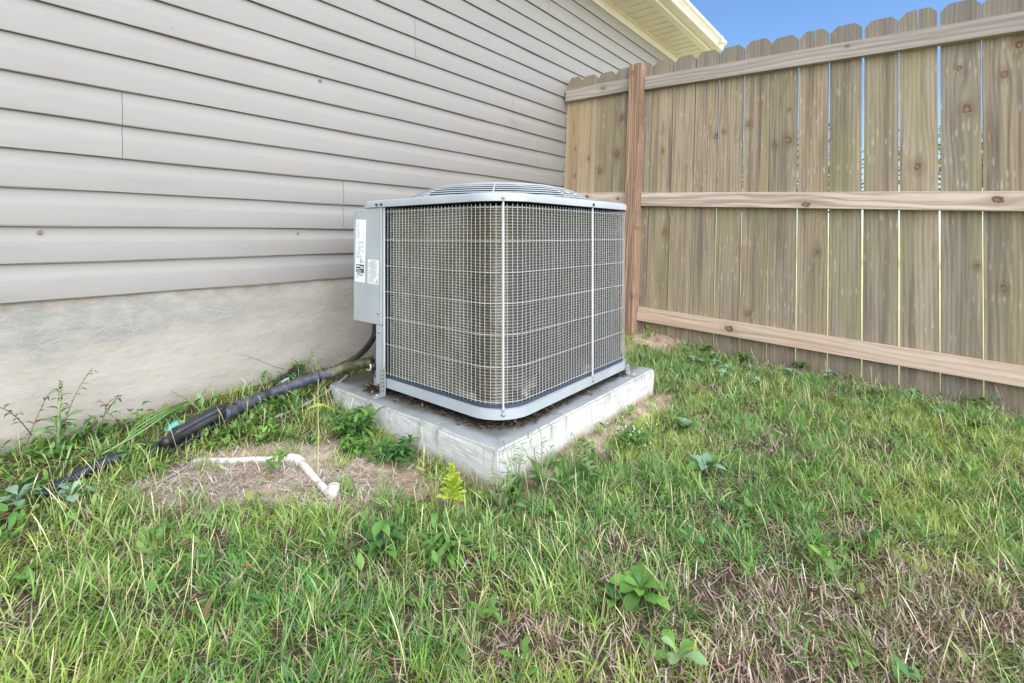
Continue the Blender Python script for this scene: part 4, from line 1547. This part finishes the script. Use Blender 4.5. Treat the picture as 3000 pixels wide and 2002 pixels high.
# low leafy weeds along the wall and the pad
wx, wy = scatter(17000)
lit, sand, fen, dead, wall = zones(wx, wy)
pipe_d = np.minimum.reduce([np.hypot(wx - q[0], wy - q[1]) for q in LP + LQ])
dn = np.maximum(np.maximum(wall, .5 * lit * smooth(.6, .75, vnoise(wx, wy, .08, 94))) * (.25 + .9 * smooth(.35, .65, vnoise(wx, wy, .11, 91))), .05 * (1 - lit) * (1 - dead))
tube_d = np.hypot(np.clip(wx, .16, .36) - wx, wy - (1.664 + .37 * (np.clip(wx, .16, .36) - .168)))
dn = dn * np.where(wy < 1.70, smooth(.02, .07, tube_d), 1)
pvx = np.clip(wy, 1.19, 1.63)
line_x = np.where(pvx > 1.42, .70 - (pvx - 1.42) * 1.0, .676 + (pvx - 1.19) * .1)
dn = dn * smooth(.015, .07, np.abs(wx - line_x) + np.abs(wy - pvx))
dn = np.maximum(dn, .75 * smooth(.10, .02, np.hypot((wx - 1.55) * .7, wy - .72)) * smooth(.3, .6, vnoise(wx, wy, .05, 92)))
dn = np.maximum(dn, fen * .35 * smooth(.5, .7, vnoise(wx, wy, .12, 93)))
k = (rng.random(len(wx)) < dn)
wx, wy = wx[k], wy[k]
m = rng.integers(7, 15, len(wx))
x = np.repeat(wx, m) + rng.normal(0, .013, m.sum()); y = np.repeat(wy, m) + rng.normal(0, .013, m.sum()); n = len(x)
y = np.minimum(y, YW - .004)
shade = np.repeat(rng.uniform(0, 1, len(wx)), m)
c1 = pick([(.06, .16, .04), (.08, .20, .05)], [1, 1], n); c2 = pick([(.18, .34, .055), (.14, .28, .055), (.26, .33, .08)], [2, 2, 1], n)
col = c1 * (1 - shade[:, None]) + c2 * shade[:, None]
red = rng.random(n) < .06
col[red] = pick([(.16, .09, .05)], [1], int(red.sum()))
hgt = np.repeat(rng.uniform(.008, .05, len(wx)), m) * rng.uniform(.3, 1.1, n)
t0 = rng.uniform(.5, 1.5, n)
k = ~((x > .99) & (x < 2.07) & (y > .866))
sz = rng.uniform(.013, .034, n)
blades('weed_ground_cover', np.stack([x, y, ground_z(x, y) + hgt], -1)[k], rng.uniform(0, 6.28, n)[k], sz[k], (sz * rng.uniform(.30, .55, n))[k], t0[k], (t0 + rng.uniform(.0, .7, n))[k], col[k], M['grass'],
       prof=(.25, .9, 1., .7), tw=rng.uniform(-.5, .5, n)[k], label='low leafy green weeds crowding along the foundation wall and pipe', cat='weeds', clip=False)

# dark leaf litter under the unit
n = 2600
s_ = rng.random(n)
p1 = np.array([q[:2] for q in resample(open_path(.02, 10, 1.56), .01)])
ii = rng.integers(0, len(p1) // 2 + 10, n)
pt = p1[ii] + rng.normal(0, 1, (n, 2)) * np.array([.022, .022]) + np.array([.012, .012])
xx, yy = pt[:, 0], pt[:, 1]
extra = np.stack([rng.normal(1.10, .03, 320), rng.normal(1.57, .035, 320)], -1)
xx = np.concatenate([xx, extra[:, 0]]); yy = np.concatenate([yy, extra[:, 1]]); n = len(xx)
k = (xx > 1.015) & (yy > .89) & (xx < 1.98) & (yy < 1.72)
k &= rng.random(n) < np.where((xx > 1.35) & (yy < 1.0), .35, 1.)
xx, yy = xx[k], yy[k]; n = len(xx)
col = pick([(.035, .026, .018), (.07, .05, .032), (.16, .115, .07), (.27, .20, .13)], [6, 4, 2, 1.2], n)
t0 = rng.uniform(1.2, 1.6, n)
blades('leaf_litter', np.stack([xx, yy, .112 + rng.uniform(0, .014, n)], -1), rng.uniform(0, 6.28, n), rng.uniform(.008, .026, n), rng.uniform(.003, .008, n), t0, t0 + rng.uniform(-.4, .4, n), col, M['straw'],
       prof=(.5, 1., .8), label='dark rotted leaf litter gathered on the slab beneath the unit', cat='leaf litter', clip=False)

# ------------------------------------------------------------------ individual plants
def leaf_mesh(kind, mat):
    """a leaf along +X, length 1, creased on the midrib"""
    prof = {'ovate': [(0, .02), (.12, .10), (.30, .22), (.5, .27), (.7, .22), (.87, .11), (1, 0)],
            'lance': [(0, .015), (.15, .08), (.35, .145), (.55, .15), (.78, .09), (1, 0)],
            'spat': [(0, .03), (.2, .05), (.4, .09), (.6, .19), (.78, .25), (.92, .17), (1, .03)],
            'round': [(0, .03), (.1, .2), (.3, .38), (.55, .42), (.8, .3), (.95, .12), (1, 0)],
            'lobed': [(0, .02), (.18, .05), (.28, .30), (.36, .10), (.48, .12), (.60, .36), (.66, .13), (.78, .14), (.86, .20), (1, 0)]}[kind]
    vs = []; fs = []
    for i, (x, w) in enumerate(prof):
        z = .16 * math.sin(x * 2.9) - .20 * x * x
        e = .12 * math.sin(x * 15)
        vs += [(x, -w, z + w * .28 + e * w), (x, 0, z), (x, w, z + w * .28 - e * w)]
    for i in range(len(prof) - 1):
        b = 3 * i
        fs += [(b, b + 1, b + 4, b + 3), (b + 1, b + 2, b + 5, b + 4)]
    me = bpy.data.meshes.new('leaf')
    me.from_pydata(vs, [], fs)
    me.materials.append(mat)
    me.polygons.foreach_set('use_smooth', [True] * len(me.polygons))
    return me


LM = {}
def leaf(parent, kind, mat, loc, az, pitch, size, roll=0., name='leaf'):
    key = (kind, mat)
    if key not in LM:
        LM[key] = leaf_mesh(kind, LEAFM[mat])
    o = bpy.data.objects.new(name, LM[key])
    COL.objects.link(o)
    o.parent = parent
    o.matrix_local = Matrix.Translation(loc) @ Matrix.Rotation(az, 4, 'Z') @ Matrix.Rotation(-pitch, 4, 'Y') @ Matrix.Rotation(roll, 4, 'X') @ Matrix.Diagonal((size, size, size, 1))
    return o


def plant(name, x, y, label, cat='weed', group=None, dz=0.):
    return empty(name, (x, y, gz(x, y) + dz), label, cat, group)


def stem(p, pts, r, mat='stem', name='stem'):
    mb = MB(); pts = curve_pts(pts, 4)
    mb.tube(pts, [r * (1 - .6 * i / len(pts)) for i in range(len(pts))], 6)
    mb.build(name, LEAFM[mat], p)
    return pts


def U(a, b): return RND.uniform(a, b)


# tall pale weed against the wall
p = plant('tall_weed', .235, 1.945, 'tall pale green weed with big spoon leaves and cream seed spike against the foundation')
st = stem(p, [(0, 0, 0), (.002, 0, .08), (.005, .005, .16), (.008, .008, .21)], .0062)
for i in range(7):
    t = i / 6
    a = i * 2.4 + .4
    leaf(p, 'spat', 'pale', (.001, 0, .022 + .055 * t), a, U(.2, .8), U(.055, .075))
for i in range(13):
    t = i / 12
    leaf(p, 'lance', 'green' if i % 3 else 'maroon', (.003 + .003 * t, .004 * t, .06 + .125 * t), i * 2.4 + 1, U(.0, .6), .050 * (1 - .5 * t))
mb = MB()
for i in range(26):
    a = i * 2.4; z = .165 + .048 * i / 26
    mb.tube([(.007 + .003 * math.cos(a), .007 + .003 * math.sin(a), z), (.007 + .006 * math.cos(a), .007 + .006 * math.sin(a), z + .004)], [.0026, .001], 5)
mb.build('seed_spike', LEAFM['flower'], p)


def leaning_weed(x, y, branches, label, nleaf=9, mat='maroon', stemmat='redstem', lsize=.026):
    p = plant('wiry_weed', x, y, label)
    for b in branches:
        pts = stem(p, b, .0016, stemmat)
        m = len(pts)
        for i in range(nleaf):
            q = pts[int((m - 1) * (.25 + .75 * i / nleaf))]
            leaf(p, 'lance', mat if i % 3 else 'green', q, U(0, 6.28), U(-.5, .5), lsize * U(.7, 1.2))
    return p


leaning_weed(.155, 1.93, [[(0, 0, 0), (.015, .01, .05), (.03, .015, .10), (.052, .02, .16), (.07, .02, .19)], [(.025, .012, .07), (.0, .02, .12), (-.03, .02, .16), (-.06, .01, .175)], [(0, 0, 0), (-.03, -.01, .03), (-.07, -.01, .04)]],
             'wiry reddish brown weed leaning left of the tall pale weed', 10)
leaning_weed(.262, 1.955, [[(0, 0, 0), (-.01, .01, .06), (.005, .02, .12), (.03, .025, .18), (.055, .02, .225)]], 'slender dark leaved stem reaching right behind the tall pale weed', 12, 'green')
leaning_weed(.330, 1.945, [[(0, 0, 0), (.008, .01, .05), (.018, .015, .095), (.0, .02, .125)], [(.012, .01, .07), (.04, .015, .11), (.06, .01, .125)], [(0, 0, 0), (-.02, -.01, .04), (-.012, -.01, .075)]],
             'small brownish weed with drooping leaves right of the tall pale weed', 8)

# round leaved weed by the wall
p = plant('clover_weed', .402, 1.895, 'bright weed with rounded leaves beside the turquoise scrap')
for b in range(5):
    a = U(0, 6.28); q = stem(p, [(0, 0, 0), (.012 * math.cos(a), .012 * math.sin(a), .03), (.03 * math.cos(a), .03 * math.sin(a), .065 + U(0, .03))], .0016)
    for j in range(5):
        leaf(p, 'ovate', 'bright' if j % 2 else 'deep', q[-1 - j * 2], a + j * 1.6, U(-.1, .5), U(.026, .038))


def bushy(x, y, label, ns, h, mats, kind='lance', size=.05, spread=.06, nl=9, name='bushy_weed', group=None):
    p = plant(name, x, y, label, 'weed', group)
    for b in range(ns):
        a = b * 2.4 + U(-.3, .3); s = spread * U(.4, 1.)
        hh = h * U(.6, 1.)
        q = stem(p, [(.2 * s * math.cos(a), .2 * s * math.sin(a), 0), (.5 * s * math.cos(a), .5 * s * math.sin(a), hh * .5), (s * math.cos(a), s * math.sin(a), hh)], .0018)
        for j in range(nl):
            t = .25 + .75 * j / (nl - 1)
            leaf(p, kind, mats[(j + b) % len(mats)], q[int((len(q) - 1) * t)], a + j * 2.4, .15 + .8 * t * U(.4, 1.) - .2, size * U(.75, 1.15) * (1.1 - .35 * t))
    return p


bushy(.905, 1.44, 'bushy dark green weed with pointed leaves at the left corner of the pad', 15, .085, ['deep', 'green', 'bright'], 'lance', .062, .08, 10)
bushy(.85, 1.345, 'smaller bushy green weed on sand next to the white drain elbow', 8, .045, ['green', 'bright'], 'lance', .048, .045, 8)
bushy(.915, 1.225, 'leafy green weed rosette against the middle of the pad side', 10, .055, ['deep', 'green'], 'lance', .058, .06, 8)
bushy(.97, 1.10, 'tiny bright weed at the bottom edge of the pad side', 3, .03, ['bright', 'green'], 'lance', .03, .02, 7)
bushy(.79, 1.51, 'flat little weed rosette on the bare sand above the white pipe', 3, .012, ['deep', 'green'], 'lance', .036, .02, 6)

# arching yellow leaf and dark broad leaf by the pad corner
p = plant('broad_leaf_weed', .92, 1.60, 'weed with one arching yellow-green leaf beside the broken pad corner')
leaf(p, 'lance', 'lime', (0, 0, .045), 2.7, .25, .10); leaf(p, 'ovate', 'deep', (.01, -.01, .03), 3.6, .1, .085); leaf(p, 'ovate', 'green', (.0, 0, .02), -1.0, .3, .06)
stem(p, [(0, 0, 0), (0, 0, .02), (0, 0, .046)], .002)

# lime seedling in front of the pad
p = plant('lime_seedling', .852, .905, 'yellow-green lobed seedling standing before the front corner of the pad')
q = stem(p, [(0, 0, 0), (.004, .003, .04), (.006, .006, .075), (.008, .010, .115)], .0022, 'stem')
m = len(q)
for i in range(34):
    t = .15 + .85 * i / 33
    leaf(p, 'lobed', 'lime', q[int((m - 1) * t)], i * 2.4, U(.5, 1.0) + .3 * t, .052 * (1.05 - .6 * t) * U(.85, 1.1))


def rosette(x, y, label, n, size, mats, kind='spat', pitch=(.15, .9), name='rosette_weed', group=None, dz=.004):
    p = plant(name, x, y, label, 'weed', group, dz)
    for i in range(n):
        t = i / n
        leaf(p, kind, mats[i % len(mats)], (0, 0, .004 + .012 * t), i * 2.4 + U(-.2, .2), pitch[0] + (pitch[1] - pitch[0]) * t, size * U(.8, 1.1) * (1 - .35 * t), U(-.25, .25))
    return p


rosette(.885, .405, 'large lettuce-like green rosette at the edge of the brown dead patch', 17, .068, ['bright', 'green', 'bright'], dz=.012)
rosette(.838, .440, 'smaller green rosette touching the large lettuce-like one', 8, .045, ['green', 'deep'], dz=.010)
rosette(.800, .300, 'pale green rosette at the very bottom of the picture', 7, .05, ['pale', 'bright'], dz=.008)
rosette(.13, 1.665, 'silvery rosette at the far left edge of the grass', 9, .058, ['silver'], dz=.012)
rosette(.215, 1.600, 'silvery rosette right of its twin below the ribbed tube', 9, .055, ['silver'], dz=.012)
SILV = [(2.741, .636), (2.62, .72), (2.68, .80), (2.84, .86), (2.53, .56), (2.66, .90), (2.90, .30), (2.80, .12), (2.88, -.02), (2.62, -.10), (2.80, .46), (2.48, .70)]
SILV.sort(key=lambda q: (q[0] * .6377 - q[1] * .7703) / (q[0] * .7703 + q[1] * .6377))
ORD = ['first', 'second', 'third', 'fourth', 'fifth', 'sixth', 'seventh', 'eighth', 'ninth', 'tenth', 'eleventh', 'twelfth']
for i, (x, y) in enumerate(SILV):
    rosette(x, y, 'dull silvery green rosette, %s from the post in the row before the fence' % ORD[i], 9, U(.04, .062), ['silver', 'pale'] if i % 2 else ['silver'], 'ovate', (.1, .8), group='silvery rosettes along the fence', dz=.01)
GRN = [(2.93, .92, 'dark green broad leaved weed under the bottom rail near the post'), (2.88, .70, 'pair of green leaves growing against the fence foot mid way'), (2.96, .44, 'single upright green weed close to the fence gap'), (2.54, -.20, 'green leafy weed near the right picture edge below the fence')]
for (x, y, l) in GRN:
    rosette(x, y, l, 8, .065, ['deep', 'green'], 'ovate', (.2, .9), dz=.01)
rosette(1.49, .47, 'grey green broad leaved weed in the open lawn right of the pad', 9, .075, ['silver', 'green'], 'ovate', (.2, .9), dz=.012)
rosette(1.72, .62, 'round leaved bluish weed in the lawn between pad and fence', 7, .06, ['green', 'silver'], 'round', (.3, .9), dz=.02)
bushy(.735, .80, 'broad leaved green weed clump in the grass before the lime seedling', 12, .045, ['green', 'bright', 'green'], 'lance', .055, .065, 6)
bushy(.64, .90, 'leafy weed with oval leaves in the grass left of the lime seedling', 5, .05, ['green', 'deep'], 'ovate', .05, .04, 5)
bushy(1.33, .79, 'small upright green weed touching the right face of the pad', 4, .06, ['green', 'deep'], 'ovate', .035, .03, 7)
p = bushy(1.52, .735, 'dark leafy weed patch dotted with tiny white flowers right of the pad', 9, .05, ['deep', 'green'], 'ovate', .032, .09, 7, 'flowering_weed')
mb = MB()
for i in range(22):
    a = U(0, 6.28); r = U(.01, .10); z = U(.035, .07)
    mb.tube([(r * math.cos(a), r * math.sin(a), z), (r * math.cos(a), r * math.sin(a), z + .003)], [.0026, .0012], 5)
mb.build('blossoms', M['white'], p)


# wispy seeding grass clumps
def wisp(x, y, label, n, h, mat='stem', spread=.5, heads=True, lean=(0, 0)):
    p = plant('grass_clump', x, y, label, 'grass clump')
    for i in range(n):
        a = U(0, 6.28); s = U(.1, spread); hh = h * U(.55, 1.)
        dx, dy = math.cos(a) * s * hh + lean[0] * hh, math.sin(a) * s * hh + lean[1] * hh
        pts = [(U(-.01, .01), U(-.01, .01), 0), (dx * .35, dy * .35, hh * .5), (dx * .75, dy * .75, hh * .85), (dx, dy, hh)]
        q = stem(p, pts, .0011, mat, 'stalk')
        if heads:
            for j in range(3):
                b = q[-1 - j * 2]; a2 = U(0, 6.28)
                mb = MB(); mb.tube([b, (b[0] + .018 * math.cos(a2), b[1] + .018 * math.sin(a2), b[2] + U(-.004, .018))], [.0008, .0014], 4)
                mb.build('seed_spray', LEAFM['straw' if j % 2 else 'pale'], p)
    for i in range(n):
        leaf(p, 'lance', 'green' if i % 2 else 'pale', (U(-.012, .012), U(-.012, .012), U(.0, .03)), U(0, 6.28), U(.4, 1.2), U(.05, .09))
    return p


wisp(1.03, .835, 'wispy seeding grass rising in front of the right pad corner', 12, .17)
wisp(1.10, .80, 'second wispy grass clump a little right of the pad front corner', 10, .17, spread=.6)
wisp(.95, .82, 'straw coloured grass clump at the foot of the pad front corner', 14, .12, 'straw', .5)
wisp(1.19, .73, 'pale green grass clump in the lawn below the right pad face', 14, .12, 'stem', .6)
wisp(1.0, 1.99, 'thin green grass tuft against the foundation behind the pipe', 10, .12, 'stem', .7, True)
wisp(.60, 1.95, 'two curling dry stems standing against the foundation', 3, .10, 'redstem', 1.2, True)
p = plant('long_stalk', .70, 1.30, 'single tall bare stalk standing near the white drain elbow', 'weed')
stem(p, [(0, 0, 0), (.004, .004, .10), (.006, .01, .20), (.008, .012, .28)], .0016, 'straw')
p = plant('long_grass_leaf', .36, 1.78, 'long grass leaves arching right over the ribbed tube', 'weed')
for i in range(4):
    mb = MB(); mb.tube(curve_pts([(-.06 + .02 * i, -.02, .03), (.03, .0 + .01 * i, .055 + .006 * i), (.12, .06, .075 + .006 * i), (.2, .13, .08)], 5), [.001] + [.0028] * 14 + [.0006], 4); mb.build('blade', LEAFM['bright' if i % 2 else 'pale'], p)
p = plant('bare_twig', .80, 2.0, 'bare thin twig leaning on the foundation above the black box', 'twig')
stem(p, [(.13, 0, .06), (.08, .0, .085), (.0, .01, .135), (-.04, .012, .15)], .0014, 'redstem')
# the two red fallen petals
for (x, y, l) in ((.62, .93, 'tiny red petal caught in the grass left of the lime seedling'), (.405, 1.03, 'tiny red petal in the grass at the left')):
    bm = bmesh.new(); bmesh.ops.create_icosphere(bm, subdivisions=1, radius=.004)
    for v in bm.verts: v.co.z *= .35; v.co.x *= 1.3
    me = bpy.data.meshes.new('petal'); bm.to_mesh(me); bm.free()
    if 'petal' not in M: M['petal'] = m_plain('petal_red', (.45, .05, .06), .6)
    tag(link('petal', me, M['petal'], None, (x, y, gz(x, y) + .035)), l, 'petal')

# ------------------------------------------------------------------ trees beyond the fence
def tree(x, y, h, rad, pal, label):
    t = empty('broadleaf_tree', (x, y, gz(x, y) - .05), label, 'tree', 'trees beyond the fence')
    mb = MB(); mb.tube(curve_pts([(0, 0, 0), (.05, .03, h * .25), (-.02, .05, h * .5), (.03, 0, h * .8)], 4), [.10] * 4 + [.085] * 4 + [.06] * 4 + [.02], 8)
    for i in range(7):
        a = i * 2.4; z = h * (.28 + .07 * i)
        mb.tube(curve_pts([(0, 0, z), (.4 * rad * math.cos(a), .4 * rad * math.sin(a), z + .25), (.8 * rad * math.cos(a), .8 * rad * math.sin(a), z + .6)], 3), [.04] * 3 + [.025] * 3 + [.008], 6)
    mb.build('trunk', M['bark'], t)
    n = 2600
    ck = rng.normal(0, 1, (40, 3)); ck /= np.linalg.norm(ck, axis=1)[:, None]
    ck *= (rng.random((40, 1)) ** .4) * np.array([rad, rad, h * .34])
    c = ck[rng.integers(0, 40, n)] + rng.normal(0, .18, (n, 3)) + np.array([0, 0, h * .64])
    nrm = rng.normal(0, 1, (n, 3)); nrm /= np.linalg.norm(nrm, axis=1)[:, None]
    a = np.cross(nrm, rng.normal(0, 1, (n, 3))); a /= np.linalg.norm(a, axis=1)[:, None]
    b = np.cross(nrm, a)
    s = rng.uniform(.04, .08, (n, 1))
    V = np.stack([c - a * s, c + b * s * .5, c + a * s, c - b * s * .5], 1).reshape(-1, 3)
    F = np.arange(4 * n).reshape(n, 4)
    me = bpy.data.meshes.new('crown'); me.from_pydata(V.tolist(), [], F.tolist())
    col = np.repeat(pick(pal, [1] * len(pal), n), 4, 0)
    at = me.attributes.new('col', 'FLOAT_COLOR', 'POINT')
    at.data.foreach_set('color', np.concatenate([col, np.ones((4 * n, 1))], 1).astype(np.float32).ravel())
    link('crown', me, LEAFM['autumn'], t)


YG = [(.20, .22, .04), (.28, .24, .04), (.12, .17, .03)]
OR = [(.34, .17, .04), (.28, .22, .05), (.15, .16, .03)]
GN = [(.09, .14, .03), (.14, .19, .04)]
for (x, y, h, r, pal, l) in ((15.5, -1.2, 3.9, 1.5, YG, 'yellow-green autumn tree glimpsed through gaps by the right end of the fence'), (17., 2.0, 4.0, 1.6, OR, 'orange tinged autumn tree glimpsed through the middle gaps of the fence'),
                             (19., 5.0, 4.2, 1.7, GN, 'green tree glimpsed through the fence gaps nearest the post'), (12.5, -4.5, 3.2, 1.4, GN, 'green tree beyond the far right of the fence')):
    tree(x, y, h, r, pal, l)
print('turf blades', N_TURF, 'tris', sum(len(o.data.polygons) for o in bpy.data.objects if o.type == 'MESH'))
